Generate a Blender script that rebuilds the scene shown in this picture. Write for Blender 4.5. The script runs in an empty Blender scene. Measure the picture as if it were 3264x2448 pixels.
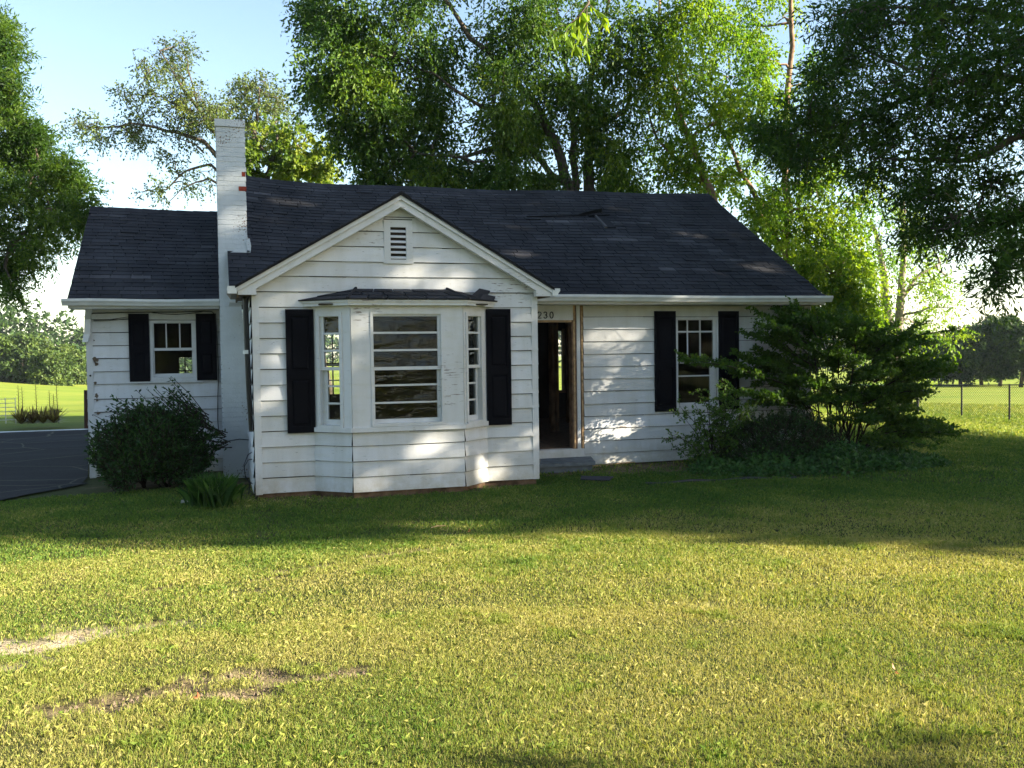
import bpy, math, random
import numpy as np
from mathutils import Matrix, Vector

# ------------------------------------------------------------------ camera, sky, sun
random.seed(7)
rng = np.random.default_rng(11)
scene = bpy.context.scene
COL = scene.collection
F_PX = 3009.46
CAM = np.array([-4.26434883, -14.16097766, 1.56563287])
FW = np.array([0.2955304, 0.95472962, -0.03395779])
RT = np.array([0.95506424, -0.29610406, -0.01321646])
UP = np.array([0.02267318, 0.028526, 0.99933588])
cam_data = bpy.data.cameras.new('camera')
cam_data.sensor_width = 36.0
cam_data.lens = F_PX / 3264 * 36.0
cam_data.clip_end = 3000
cam = bpy.data.objects.new('camera', cam_data)
cam.matrix_world = Matrix(((RT[0], UP[0], -FW[0], CAM[0]), (RT[1], UP[1], -FW[1], CAM[1]), (RT[2], UP[2], -FW[2], CAM[2]), (0, 0, 0, 1)))
COL.objects.link(cam)
scene.camera = cam

SUN_AZ, SUN_EL = math.radians(63.0), math.radians(20.0)      # azimuth from -Y (towards the viewer) round to +X
SD = np.array([math.sin(SUN_AZ) * math.cos(SUN_EL), -math.cos(SUN_AZ) * math.cos(SUN_EL), math.sin(SUN_EL)])
sun_data = bpy.data.lights.new('sun', 'SUN')
sun_data.energy = 5.0
sun_data.angle = math.radians(0.5)
sun_data.color = (1.0, 0.91, 0.75)
sun = bpy.data.objects.new('sun', sun_data)
sun.rotation_euler = Vector(SD).to_track_quat('Z', 'Y').to_euler()
sun.location = (30, -15, 20)
COL.objects.link(sun)

world = bpy.data.worlds.new('World')
scene.world = world
world.use_nodes = True
wn = world.node_tree.nodes
sky = wn.new('ShaderNodeTexSky')
sky.sky_type = 'NISHITA'
sky.sun_disc = False
sky.sun_elevation = SUN_EL
sky.sun_rotation = math.atan2(SD[0], SD[1])
sky.air_density = 1.0
sky.dust_density = 0.6
sky.ozone_density = 0.7
wn['Background'].inputs[1].default_value = 0.066
world.node_tree.links.new(sky.outputs[0], wn['Background'].inputs[0])
scene.view_settings.view_transform = 'Standard'
scene.view_settings.look = 'None'
scene.view_settings.exposure = 2.4
scene.view_settings.gamma = 1.0
scene.cycles.max_bounces = 6
scene.cycles.transparent_max_bounces = 12
scene.cycles.use_denoising = True

# ------------------------------------------------------------------ helpers
DS = 3264 / 2212.0

def at(px, py, depth):
    """point seen at a pixel of the 2212-wide picture, at a given depth"""
    px *= DS; py *= DS
    return CAM + depth * (FW + RT * (px - 1632) / F_PX - UP * (py - 1224) / F_PX)

def smooth(x):
    x = np.clip(x, 0, 1)
    return x * x * (3 - 2 * x)

def hash2(ix, iy, seed):
    h = (ix.astype(np.int64) * 374761393 + iy.astype(np.int64) * 668265263 + seed * 982451653) & 0x7fffffff
    h = ((h ^ (h >> 13)) * 1274126177) & 0x7fffffff
    return ((h ^ (h >> 16)) & 0xffff) / 65535.0

def vnoise(x, y, s, seed=0):
    x = np.asarray(x, float) / s; y = np.asarray(y, float) / s
    ix = np.floor(x); iy = np.floor(y)
    fx = smooth(x - ix); fy = smooth(y - iy)
    a = hash2(ix, iy, seed); b = hash2(ix + 1, iy, seed); c = hash2(ix, iy + 1, seed); d = hash2(ix + 1, iy + 1, seed)
    return (a * (1 - fx) + b * fx) * (1 - fy) + (c * (1 - fx) + d * fx) * fy

def gz(x, y):
    """height of the ground"""
    x = np.asarray(x, float); y = np.asarray(y, float)
    z = -0.30 + 0.2 * smooth((-y - 3) / 11)
    z = z - 0.95 * smooth((x - 5) / 21) - 0.016 * np.clip(x - 26, 0, 120)
    left = smooth((2 - x) / 8)
    z = z - left * 0.75 * smooth((y - 13) / 40) - left * 0.012 * np.clip(y - 53, 0, 60)
    z = z + left * smooth((y - 22) / 25) * 0.085 * np.clip(-12.5 - x, 0, 25)
    z = z + 0.018 * (vnoise(x, y, 1.3, 3) - 0.5) + 0.03 * (vnoise(x, y, 4.0, 5) - 0.5)
    return z

def gpt(x, y, dz=0.0):
    return np.array([x, y, float(gz(x, y)) + dz])

def np_mesh(name, V, faces_n, loops, mats, parent=None, attr=None, midx=None, smooth_on=False):
    """V (N,3); faces_n: loop count of each face (array); loops: flat vertex indices"""
    me = bpy.data.meshes.new(name)
    V = np.ascontiguousarray(V, np.float32)
    loops = np.ascontiguousarray(loops, np.int32); faces_n = np.ascontiguousarray(faces_n, np.int32)
    me.vertices.add(len(V)); me.vertices.foreach_set('co', V.ravel())
    me.loops.add(len(loops)); me.loops.foreach_set('vertex_index', loops)
    me.polygons.add(len(faces_n))
    st = np.zeros(len(faces_n), np.int32); st[1:] = np.cumsum(faces_n)[:-1]
    me.polygons.foreach_set('loop_start', st)
    if midx is not None:
        me.polygons.foreach_set('material_index', np.ascontiguousarray(midx, np.int32))
    for m in (mats if isinstance(mats, (list, tuple)) else [mats]):
        me.materials.append(m)
    if attr:
        for k, a in attr.items():
            dom = 'FACE' if len(a) == len(faces_n) else 'POINT'
            at_ = me.attributes.new(k, 'FLOAT', dom)
            at_.data.foreach_set('value', np.ascontiguousarray(a, np.float32))
    me.update(calc_edges=True)
    me.polygons.foreach_set('use_smooth', np.full(len(faces_n), smooth_on, bool))
    ob = bpy.data.objects.new(name, me)
    COL.objects.link(ob)
    if parent is not None:
        ob.parent = parent
    return ob

class MB:
    """collects boxes, prisms and tubes; build() links ONE mesh object"""
    def __init__(s): s.v = []; s.f = []; s.m = []; s.t = []
    def face(s, pts, m=0, t=0.5):
        i = len(s.v); s.v += [tuple(map(float, p)) for p in pts]; s.f.append(tuple(range(i, i + len(pts)))); s.m.append(m); s.t.append(t)
    def hexa(s, p, m=0, t=0.5):
        i = len(s.v); s.v += [tuple(map(float, q)) for q in p]
        for a in ((0, 3, 2, 1), (4, 5, 6, 7), (0, 1, 5, 4), (1, 2, 6, 5), (2, 3, 7, 6), (3, 0, 4, 7)):
            s.f.append(tuple(i + k for k in a)); s.m.append(m); s.t.append(t)
    def box(s, x0, x1, y0, y1, z0, z1, m=0, t=0.5, fr=None):
        p = [(x0, y0, z0), (x1, y0, z0), (x1, y1, z0), (x0, y1, z0), (x0, y0, z1), (x1, y0, z1), (x1, y1, z1), (x0, y1, z1)]
        if fr: p = [fr(*q) for q in p]
        s.hexa(p, m, t)
    def prism(s, poly, d0, d1, fn, m=0, t=0.5):
        """poly of (a,b) extruded from d0 to d1, fn(a,b,d)->xyz"""
        n = len(poly); i = len(s.v)
        for d in (d0, d1): s.v += [tuple(map(float, fn(a, b, d))) for a, b in poly]
        s.f.append(tuple(i + k for k in range(n))[::-1]); s.f.append(tuple(i + n + k for k in range(n)))
        for k in range(n):
            s.f.append((i + k, i + (k + 1) % n, i + n + (k + 1) % n, i + n + k))
        s.m += [m] * (n + 2); s.t += [t] * (n + 2)
    def tube(s, pts, rad, n=6, m=0, t=0.5, cap=True):
        pts = [np.array(p, float) for p in pts]; k = len(pts)
        if not hasattr(rad, '__len__'): rad = [rad] * k
        i = len(s.v); ref = None
        for j, p in enumerate(pts):
            d = pts[min(j + 1, k - 1)] - pts[max(j - 1, 0)]; d /= (np.linalg.norm(d) + 1e-9)
            if ref is None:
                ref = np.cross(d, (0, 0, 1.0)) if abs(d[2]) < 0.9 else np.cross(d, (1.0, 0, 0))
            a = ref - d * (ref @ d); a /= (np.linalg.norm(a) + 1e-9); ref = a; b = np.cross(d, a)
            for q in range(n):
                th = 2 * math.pi * q / n
                s.v.append(tuple(p + rad[j] * (math.cos(th) * a + math.sin(th) * b)))
        for j in range(k - 1):
            for q in range(n):
                q2 = (q + 1) % n
                s.f.append((i + j * n + q, i + j * n + q2, i + (j + 1) * n + q2, i + (j + 1) * n + q)); s.m.append(m); s.t.append(t)
        if cap and rad[-1] > 0.003:
            s.f.append(tuple(i + (k - 1) * n + q for q in range(n))); s.m.append(m); s.t.append(t)
            s.f.append(tuple(i + q for q in range(n))[::-1]); s.m.append(m); s.t.append(t)
    def build(s, name, mats, parent=None, smooth_on=False, attr=True):
        fn = np.array([len(f) for f in s.f]); lp = np.array([k for f in s.f for k in f])
        return np_mesh(name, np.array(s.v), fn, lp, mats, parent, {'tint': np.array(s.t)} if attr else None, np.array(s.m), smooth_on)

def tag(o, label=None, cat=None, group=None, kind=None):
    if label: o['label'] = label
    if cat: o['category'] = cat
    if group: o['group'] = group
    if kind: o['kind'] = kind
    return o

def empty(name, loc=(0, 0, 0)):
    o = bpy.data.objects.new(name, None); o.location = loc; o.empty_display_size = 0.3
    COL.objects.link(o); return o

def rebase(root, loc):
    """put the Empty at the thing's base while its children keep their world coordinates"""
    root.location = loc
    return root

# ------------------------------------------------------------------ materials
def mat(name, rough=0.7, spec=0.3):
    m = bpy.data.materials.new(name); m.use_nodes = True
    nt = m.node_tree; b = nt.nodes['Principled BSDF']
    b.inputs['Roughness'].default_value = rough
    b.inputs['Specular IOR Level'].default_value = spec
    return m, nt, b

def N(nt, t, **kw):
    n = nt.nodes.new(t)
    for k, v in kw.items():
        if k in n.inputs: n.inputs[k].default_value = v
        else: setattr(n, k, v)
    return n

def coords(nt, scale=(1, 1, 1)):
    tc = N(nt, 'ShaderNodeTexCoord'); mp = N(nt, 'ShaderNodeMapping')
    mp.inputs['Scale'].default_value = scale
    nt.links.new(tc.outputs['Object'], mp.inputs[0]); return mp.outputs[0]

def noise(nt, vec, scale, detail=4.0, rough=0.55):
    n = N(nt, 'ShaderNodeTexNoise'); n.inputs['Scale'].default_value = scale; n.inputs['Detail'].default_value = detail
    n.inputs['Roughness'].default_value = rough
    nt.links.new(vec, n.inputs['Vector']); return n.outputs[0]

def ramp(nt, fac, stops):
    r = N(nt, 'ShaderNodeValToRGB'); e = r.color_ramp.elements
    while len(e) < len(stops): e.new(0.5)
    for k, (p, c) in enumerate(stops):
        e[k].position = p; e[k].color = (*c, 1) if len(c) == 3 else c
    nt.links.new(fac, r.inputs[0]); return r.outputs[0]

def mix(nt, fac, a, b, mode='MIX'):
    m = N(nt, 'ShaderNodeMix', data_type='RGBA', blend_type=mode)
    for sock, v in ((m.inputs[0], fac), (m.inputs[6], a), (m.inputs[7], b)):
        if isinstance(v, (int, float)): sock.default_value = v
        elif isinstance(v, tuple): sock.default_value = (*v, 1) if len(v) == 3 else v
        else: nt.links.new(v, sock)
    return m.outputs[2]

def bump(nt, b, h, strength=0.3, dist=0.01):
    n = N(nt, 'ShaderNodeBump'); n.inputs['Strength'].default_value = strength; n.inputs['Distance'].default_value = dist
    nt.links.new(h, n.inputs['Height']); nt.links.new(n.outputs[0], b.inputs['Normal'])

def attr_fac(nt, name):
    a = N(nt, 'ShaderNodeAttribute', attribute_name=name); return a.outputs['Fac']

def m_paint(name, col, peel=0.66, grime=(0.45, 0.43, 0.36)):
    m, nt, b = mat(name, 0.62, 0.25)
    v = coords(nt); vs = coords(nt, (0.7, 0.7, 6.0))
    dirt = ramp(nt, noise(nt, coords(nt, (5, 5, 0.8)), 1.2, 5), [(0.42, (0, 0, 0)), (0.8, (1, 1, 1))])
    c = mix(nt, mix(nt, 0.42, (0, 0, 0), dirt), col, grime)
    c = mix(nt, ramp(nt, noise(nt, coords(nt, (1.2, 1.2, 5)), 2.2, 6, 0.65), [(0.52, (0, 0, 0)), (0.74, (0.5, 0.5, 0.5))]), c, (0.56, 0.54, 0.44))
    c = mix(nt, ramp(nt, noise(nt, coords(nt, (2, 2, 26)), 5.5, 3, 0.5), [(0.712, (0, 0, 0)), (0.722, (1, 1, 1))]), c, (0.20, 0.18, 0.16))
    sep = N(nt, 'ShaderNodeSeparateXYZ'); nt.links.new(v, sep.inputs[0])
    lowz = N(nt, 'ShaderNodeMapRange'); lowz.inputs[1].default_value = 0.12; lowz.inputs[2].default_value = -0.3; nt.links.new(sep.outputs[2], lowz.inputs[0])
    spl = mix(nt, 1.0, lowz.outputs[0], ramp(nt, noise(nt, v, 6, 6, 0.7), [(0.3, (0, 0, 0)), (0.7, (0.9, 0.9, 0.9))]), 'MULTIPLY')
    c = mix(nt, spl, c, (0.40, 0.34, 0.20))                # soil splashed up from the ground
    tv = ramp(nt, attr_fac(nt, 'tint'), [(0, (0.86, 0.86, 0.84)), (1, (1.05, 1.05, 1.06))])
    c = mix(nt, 1.0, c, tv, 'MULTIPLY')
    wood = mix(nt, noise(nt, vs, 20, 3), (0.16, 0.13, 0.11), (0.36, 0.32, 0.28))
    pz = noise(nt, vs, 7.0, 8, 0.62); pa = noise(nt, v, 0.8, 3)
    s = N(nt, 'ShaderNodeMath', operation='MULTIPLY'); nt.links.new(pz, s.inputs[0]); nt.links.new(pa, s.inputs[1])
    pm = ramp(nt, s.outputs[0], [(peel * 0.56, (0, 0, 0)), (peel * 0.56 + 0.012, (1, 1, 1))])
    c = mix(nt, pm, c, wood)
    nt.links.new(c, b.inputs['Base Color'])
    bump(nt, b, mix(nt, 0.5, noise(nt, vs, 30, 4), pm), 0.35, 0.004)
    return m

def m_plain(name, col, rough=0.6, spec=0.3, var=0.25, sc=6.0, metal=0.0, bs=0.15):
    m, nt, b = mat(name, rough, spec)
    n = noise(nt, coords(nt), sc, 6)
    lo = tuple(c * (1 - var) for c in col); hi = tuple(min(1, c * (1 + var)) for c in col)
    nt.links.new(ramp(nt, n, [(0.3, lo), (0.7, hi)]), b.inputs['Base Color'])
    b.inputs['Metallic'].default_value = metal
    if bs: bump(nt, b, noise(nt, coords(nt), sc * 8, 4), bs, 0.006)
    return m

def m_leaf(name, stops, trans=0.42, rough=0.5, sat=1.0):
    m, nt, b = mat(name, rough, 0.22)
    c = ramp(nt, attr_fac(nt, 'tint'), stops)
    nt.links.new(c, b.inputs['Base Color'])
    tr = N(nt, 'ShaderNodeBsdfTranslucent')
    nt.links.new(mix(nt, 1.0, c, (1.5, 1.5, 0.7), 'MULTIPLY'), tr.inputs[0])
    ms = N(nt, 'ShaderNodeMixShader'); ms.inputs[0].default_value = trans
    nt.links.new(b.outputs[0], ms.inputs[1]); nt.links.new(tr.outputs[0], ms.inputs[2])
    nt.links.new(ms.outputs[0], nt.nodes['Material Output'].inputs[0])
    return m

def m_glass(name, wav=0.25, sc=4.0, ior=1.28):
    m, nt, b = mat(name)
    tr = N(nt, 'ShaderNodeBsdfTransparent'); tr.inputs[0].default_value = (0.86, 0.9, 0.88, 1)
    gl = N(nt, 'ShaderNodeBsdfGlossy'); gl.inputs['Roughness'].default_value = 0.01
    fr = N(nt, 'ShaderNodeFresnel'); fr.inputs['IOR'].default_value = ior
    bp = N(nt, 'ShaderNodeBump'); bp.inputs['Strength'].default_value = wav; bp.inputs['Distance'].default_value = 0.03
    nt.links.new(noise(nt, coords(nt, (1, 1, 1.8)), sc, 3), bp.inputs['Height'])
    nt.links.new(bp.outputs[0], gl.inputs['Normal'])
    ms = N(nt, 'ShaderNodeMixShader'); nt.links.new(fr.outputs[0], ms.inputs[0])
    nt.links.new(tr.outputs[0], ms.inputs[1]); nt.links.new(gl.outputs[0], ms.inputs[2])
    nt.links.new(ms.outputs[0], nt.nodes['Material Output'].inputs[0])
    return m

M = {}
M['paint'] = m_paint('white_paint', (0.672, 0.668, 0.66), 0.77)
M['trim'] = m_paint('white_trim_paint', (0.672, 0.668, 0.66), 0.77)
M['rake'] = m_paint('flaking_white_paint', (0.672, 0.668, 0.66), 0.70)
M['soffit'] = m_plain('bare_soffit_wood', (0.13, 0.095, 0.065), 0.8, 0.1)
M['gutter'] = m_plain('white_gutter_metal', (0.66, 0.66, 0.63), 0.45, 0.4, 0.12, 3)
M['gutter_under'] = m_plain('stained_gutter_metal', (0.20, 0.16, 0.12), 0.6, 0.3, 0.4, 5)
M['shutter'] = m_plain('black_shutter_paint', (0.004, 0.004, 0.006), 0.65, 0.06, 0.3, 3)
M['black'] = m_plain('black_plastic', (0.008, 0.008, 0.009), 0.4, 0.4, 0.2)
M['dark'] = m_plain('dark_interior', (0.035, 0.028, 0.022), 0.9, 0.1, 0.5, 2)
M['stud'] = m_plain('stud_wood', (0.24, 0.13, 0.065), 0.8, 0.1, 0.4, 5)
M['rawwood'] = m_plain('raw_split_wood', (0.42, 0.27, 0.14), 0.75, 0.15, 0.45, 14)
M['jamb'] = m_plain('weathered_jamb_wood', (0.22, 0.13, 0.075), 0.75, 0.15, 0.5, 10)
M['glass'] = m_glass('window_glass', 0.45, 3.5, 1.43)
M['glass_calm'] = m_glass('flat_window_glass', 0.05)
M['concrete'] = m_plain('grey_painted_concrete', (0.13, 0.145, 0.15), 0.75, 0.25, 0.3, 7)
M['brickred'] = m_plain('bare_red_brick', (0.24, 0.05, 0.032), 0.85, 0.1, 0.3, 30)
M['foundation'] = m_plain('dirty_block_foundation', (0.16, 0.10, 0.06), 0.9, 0.1, 0.5, 8)
M['bulb'] = m_plain('frosted_bulb_glass', (0.75, 0.75, 0.66), 0.3, 0.5, 0.05)
M['bark'] = m_plain('grey_brown_bark', (0.085, 0.068, 0.05), 0.9, 0.1, 0.5, 9, bs=0.8)
M['bark_dark'] = m_plain('dark_shrub_stem', (0.035, 0.026, 0.018), 0.9, 0.1, 0.4, 20)
M['lap_shadow'] = m_plain('painted_lap_shadow', (0.06, 0.055, 0.05), 0.95, 0.05, 0.5, 8)  # shadow lines of the siding, put into a dark colour
M['bark_pale'] = m_plain('pale_grey_bark', (0.24, 0.20, 0.155), 0.9, 0.1, 0.45, 7, bs=0.8)
M['bark_river'] = m_plain('peeling_tan_bark', (0.21, 0.135, 0.085), 0.9, 0.1, 0.6, 6, bs=0.9)
M['metalpost'] = m_plain('rusty_black_post', (0.06, 0.03, 0.022), 0.7, 0.2, 0.5, 8)
M['pipe'] = m_plain('galvanised_pipe', (0.6, 0.6, 0.58), 0.45, 0.5, 0.1, 5, 0.3)
M['fence'] = m_plain('black_vinyl_wire', (0.012, 0.011, 0.010), 0.5, 0.3, 0.2)

def m_shingle():
    m, nt, b = mat('asphalt_shingle', 0.92, 0.18)
    v = coords(nt)
    c = ramp(nt, attr_fac(nt, 'tint'), [(0, (0.012, 0.0125, 0.014)), (0.5, (0.024, 0.025, 0.028)), (0.86, (0.040, 0.040, 0.044)), (1, (0.065, 0.064, 0.066))])
    c = mix(nt, ramp(nt, noise(nt, v, 90, 3), [(0.35, (0, 0, 0)), (0.75, (1, 1, 1))]), c, mix(nt, 1.0, c, (1.7, 1.65, 1.65), 'MULTIPLY'))
    st = ramp(nt, noise(nt, coords(nt, (1, 0.35, 0.35)), 1.6, 6), [(0.36, (0.62, 0.62, 0.64)), (0.66, (1.25, 1.22, 1.2))])
    c = mix(nt, 1.0, c, st, 'MULTIPLY')
    nt.links.new(c, b.inputs['Base Color'])
    bump(nt, b, noise(nt, v, 260, 2), 0.5, 0.004)
    return m
M['shingle'] = m_shingle()

def m_brick():
    m, nt, b = mat('painted_brick', 0.75, 0.2)
    v = coords(nt)
    c = ramp(nt, noise(nt, v, 2.0, 6), [(0.3, (0.54, 0.56, 0.55)), (0.65, (0.66, 0.68, 0.68))])
    pa = noise(nt, v, 38, 6, 0.6); pb = noise(nt, v, 1.5, 2)
    s = N(nt, 'ShaderNodeMath', operation='MULTIPLY'); nt.links.new(pa, s.inputs[0]); nt.links.new(pb, s.inputs[1])
    pm = ramp(nt, s.outputs[0], [(0.366, (0, 0, 0)), (0.379, (1, 1, 1))])
    c = mix(nt, pm, c, (0.22, 0.16, 0.12))
    nt.links.new(c, b.inputs['Base Color'])
    bump(nt, b, mix(nt, 0.6, noise(nt, v, 40, 5), noise(nt, v, 9, 3)), 0.6, 0.008)
    return m
M['brick'] = m_brick()

def m_ground():
    m, nt, b = mat('lawn_soil', 0.95, 0.1)
    v = coords(nt)
    g = mix(nt, ramp(nt, noise(nt, v, 0.5, 6), [(0.35, (0, 0, 0)), (0.68, (1, 1, 1))]), (0.034, 0.055, 0.010), (0.10, 0.092, 0.032))
    g = mix(nt, ramp(nt, noise(nt, v, 22, 4), [(0.3, (0, 0, 0)), (0.7, (1, 1, 1))]), mix(nt, 1.0, g, (0.55, 0.55, 0.5), 'MULTIPLY'), g)
    far = attr_fac(nt, 'far')
    fld = mix(nt, ramp(nt, noise(nt, coords(nt, (0.35, 1, 1)), 0.16, 8, 0.65), [(0.38, (0, 0, 0)), (0.66, (1, 1, 1))]), (0.155, 0.215, 0.022), (0.27, 0.285, 0.042))
    fld = mix(nt, ramp(nt, noise(nt, coords(nt, (0.4, 1.2, 1)), 1.3, 5, 0.7), [(0.4, (0, 0, 0)), (0.72, (1, 1, 1))]), fld, mix(nt, 1.0, fld, (0.72, 0.8, 0.7), 'MULTIPLY'))
    g = mix(nt, far, g, fld)
    soil = ramp(nt, noise(nt, v, 7, 7, 0.65), [(0.3, (0.06, 0.042, 0.026)), (0.5, (0.15, 0.11, 0.062)), (0.75, (0.27, 0.21, 0.12))])
    sand = ramp(nt, noise(nt, v, 9, 7, 0.65), [(0.3, (0.30, 0.22, 0.13)), (0.6, (0.52, 0.42, 0.28))])
    brk = ramp(nt, noise(nt, v, 11, 6, 0.7), [(0.3, (0.5, 0.5, 0.5)), (0.58, (1, 1, 1))])
    c = mix(nt, mix(nt, 1.0, attr_fac(nt, 'soil'), brk, 'MULTIPLY'), g, soil)
    c = mix(nt, attr_fac(nt, 'sand'), c, sand)
    nt.links.new(c, b.inputs['Base Color'])
    bump(nt, b, mix(nt, 0.5, noise(nt, v, 14, 6, 0.7), noise(nt, v, 60, 4)), 0.8, 0.03)
    return m
M['ground'] = m_ground()

def m_asphalt():
    m, nt, b = mat('worn_asphalt', 0.97, 0.05)
    v = coords(nt)
    c = ramp(nt, noise(nt, coords(nt, (0.35, 1.3, 1)), 0.9, 7, 0.65), [(0.32, (0.007, 0.0075, 0.009)), (0.55, (0.020, 0.021, 0.023)), (0.75, (0.042, 0.043, 0.046))])
    c = mix(nt, ramp(nt, noise(nt, v, 130, 2), [(0.4, (0, 0, 0)), (0.75, (1, 1, 1))]), c, (0.06, 0.06, 0.06))
    vo = N(nt, 'ShaderNodeTexVoronoi', feature='DISTANCE_TO_EDGE'); vo.inputs['Scale'].default_value = 0.55
    wv = N(nt, 'ShaderNodeMixRGB'); wv.inputs[0].default_value = 0.12
    nz = N(nt, 'ShaderNodeTexNoise'); nz.inputs['Scale'].default_value = 2.5; nz.inputs['Detail'].default_value = 6; nt.links.new(v, nz.inputs['Vector'])
    nt.links.new(v, wv.inputs[1]); nt.links.new(nz.outputs[1], wv.inputs[2]); nt.links.new(wv.outputs[0], vo.inputs['Vector'])
    c = mix(nt, ramp(nt, vo.outputs[0], [(0.0, (1, 1, 1)), (0.012, (0, 0, 0))]), c, (0.10, 0.095, 0.07))
    nt.links.new(c, b.inputs['Base Color'])
    bump(nt, b, noise(nt, v, 120, 3), 0.4, 0.006)
    return m
M['asphalt'] = m_asphalt()

def m_grass():
    m, nt, b = mat('grass_blade', 0.55, 0.25)
    c = ramp(nt, attr_fac(nt, 'tint'), [(0, (0.035, 0.10, 0.012)), (0.3, (0.115, 0.19, 0.026)), (0.55, (0.26, 0.275, 0.055)), (0.78, (0.40, 0.35, 0.12)), (1, (0.52, 0.45, 0.24))])
    nt.links.new(c, b.inputs['Base Color'])
    tr = N(nt, 'ShaderNodeBsdfTranslucent'); nt.links.new(mix(nt, 1.0, c, (1.4, 1.4, 0.7), 'MULTIPLY'), tr.inputs[0])
    ms = N(nt, 'ShaderNodeMixShader'); ms.inputs[0].default_value = 0.35
    nt.links.new(b.outputs[0], ms.inputs[1]); nt.links.new(tr.outputs[0], ms.inputs[2])
    nt.links.new(ms.outputs[0], nt.nodes['Material Output'].inputs[0])
    return m
M['grass'] = m_grass()
M['leaf_elm'] = m_leaf('elm_leaf', [(0, (0.022, 0.056, 0.007)), (0.5, (0.056, 0.115, 0.010)), (1, (0.135, 0.195, 0.015))], 0.36)
M['leaf_yellow'] = m_leaf('birch_leaf', [(0, (0.05, 0.12, 0.009)), (0.5, (0.11, 0.195, 0.012)), (1, (0.21, 0.275, 0.018))], 0.5)
M['leaf_oak'] = m_leaf('willow_oak_leaf', [(0, (0.022, 0.055, 0.008)), (0.5, (0.052, 0.108, 0.011)), (1, (0.11, 0.17, 0.015))], 0.48)
M['leaf_sparse'] = m_leaf('sparse_tree_leaf', [(0, (0.045, 0.07, 0.025)), (0.5, (0.09, 0.13, 0.03)), (1, (0.15, 0.18, 0.035))], 0.3)
M['leaf_maple'] = m_leaf('maple_leaf', [(0, (0.05, 0.10, 0.014)), (0.5, (0.10, 0.16, 0.018)), (1, (0.19, 0.23, 0.03))], 0.45)
M['leaf_laurel'] = m_leaf('laurel_leaf', [(0, (0.010, 0.032, 0.007)), (0.5, (0.024, 0.064, 0.010)), (1, (0.05, 0.11, 0.014))], 0.25, 0.45)
M['leaf_burn'] = m_leaf('spreading_shrub_leaf', [(0, (0.028, 0.068, 0.010)), (0.5, (0.06, 0.122, 0.013)), (1, (0.12, 0.19, 0.02))], 0.45)
M['leaf_light'] = m_leaf('young_shrub_leaf', [(0, (0.035, 0.08, 0.014)), (0.5, (0.06, 0.13, 0.017)), (1, (0.11, 0.18, 0.03))], 0.4)
M['leaf_ivy'] = m_leaf('ivy_leaf', [(0, (0.016, 0.048, 0.012)), (0.5, (0.045, 0.11, 0.02)), (1, (0.08, 0.17, 0.035))], 0.25, 0.4)
M['leaf_far'] = m_leaf('distant_leaf', [(0, (0.03, 0.055, 0.015)), (0.5, (0.06, 0.10, 0.02)), (1, (0.12, 0.16, 0.03))], 0.25)
M['leaf_roadside'] = m_leaf('roadside_leaf', [(0, (0.008, 0.018, 0.006)), (1, (0.025, 0.04, 0.010))], 0.2)
M['leaf_far_dark'] = m_leaf('distant_dark_leaf', [(0, (0.016, 0.038, 0.010)), (0.5, (0.034, 0.07, 0.013)), (1, (0.075, 0.115, 0.018))], 0.25)
M['leaf_dry'] = m_leaf('dry_yucca_blade', [(0, (0.10, 0.055, 0.035)), (0.5, (0.16, 0.11, 0.05)), (1, (0.35, 0.32, 0.10))], 0.2)
M['leaf_tuft'] = m_leaf('ornamental_grass_blade', [(0, (0.02, 0.06, 0.010)), (0.5, (0.035, 0.10, 0.014)), (1, (0.07, 0.15, 0.02))], 0.35)
M['leaf_red'] = m_leaf('fallen_leaf', [(0, (0.28, 0.08, 0.03)), (1, (0.45, 0.2, 0.08))], 0.2)

# ------------------------------------------------------------------ ground, lawn, driveway
SANDY = [(-5.75, -7.75, 0.95, 0.42, 0.15), (-5.2, -7.5, 0.5, 0.15, 0.1), (-6.6, -8.1, 0.6, 0.4, 0)]
SOILY = [(-4.75, -8.95, 0.48, 0.20, 0.2), (-4.3, -9.05, 0.38, 0.14, -0.3), (-4.15, -8.72, 0.34, 0.12, 0), (-3.72, -8.92, 0.42, 0.12, -0.1),
         (-3.96, -6.2, 0.35, 0.07, 0.2), (-3.5, -5.85, 0.5, 0.08, 0.25), (-2.7, -5.55, 0.5, 0.07, 0.2), (-4.1, -6.6, 0.3, 0.09, 0), (-4.9, -7.4, 0.3, 0.1, 0.1), (-4.8, -6.3, 0.3, 0.06, 0.4)]
BEDS = [(-1.9, -1.75, 2.2, 0.42, 0.02), (2.6, -0.5, 3.0, 0.75, 0), (4.6, -1.4, 2.3, 1.25, 0), (-5.1, 0.45, .8, 0.6, 0), (-4.1, -0.6, 0.5, 1.0, 0)]

def ell(x, y, lst, rag=0.55, seed=9):
    out = np.zeros_like(x)
    n = (vnoise(x, y, 0.16, seed) - 0.5) * rag * 2.0 + (vnoise(x, y, 0.06, seed + 1) - 0.5) * rag * 1.5
    for cx, cy, a, b, th in lst:
        dx = x - cx; dy = y - cy
        u = (dx * math.cos(th) + dy * math.sin(th)) / a; w = (-dx * math.sin(th) + dy * math.cos(th)) / b
        out = np.maximum(out, smooth((1.15 - np.sqrt(u * u + w * w) + n) / 0.75))
    return out

def drive_side(x, y):
    """>0 on the asphalt: left of the line through the wing corner"""
    return (-6.17 - x) * 0.84 + (y - 0.88) * 0.54 + 0.10 * (vnoise(x, y, 0.5, 21) - 0.5)

def axis(lo, hi, step, far_lo, far_hi, n):
    a = np.arange(lo, hi + 1e-6, step)
    l = lo - (np.linspace(0, 1, n)[1:] ** 2.6) * (lo - far_lo); r = hi + (np.linspace(0, 1, n)[1:] ** 2.6) * (far_hi - hi)
    return np.concatenate([l[::-1], a, r])

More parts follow.
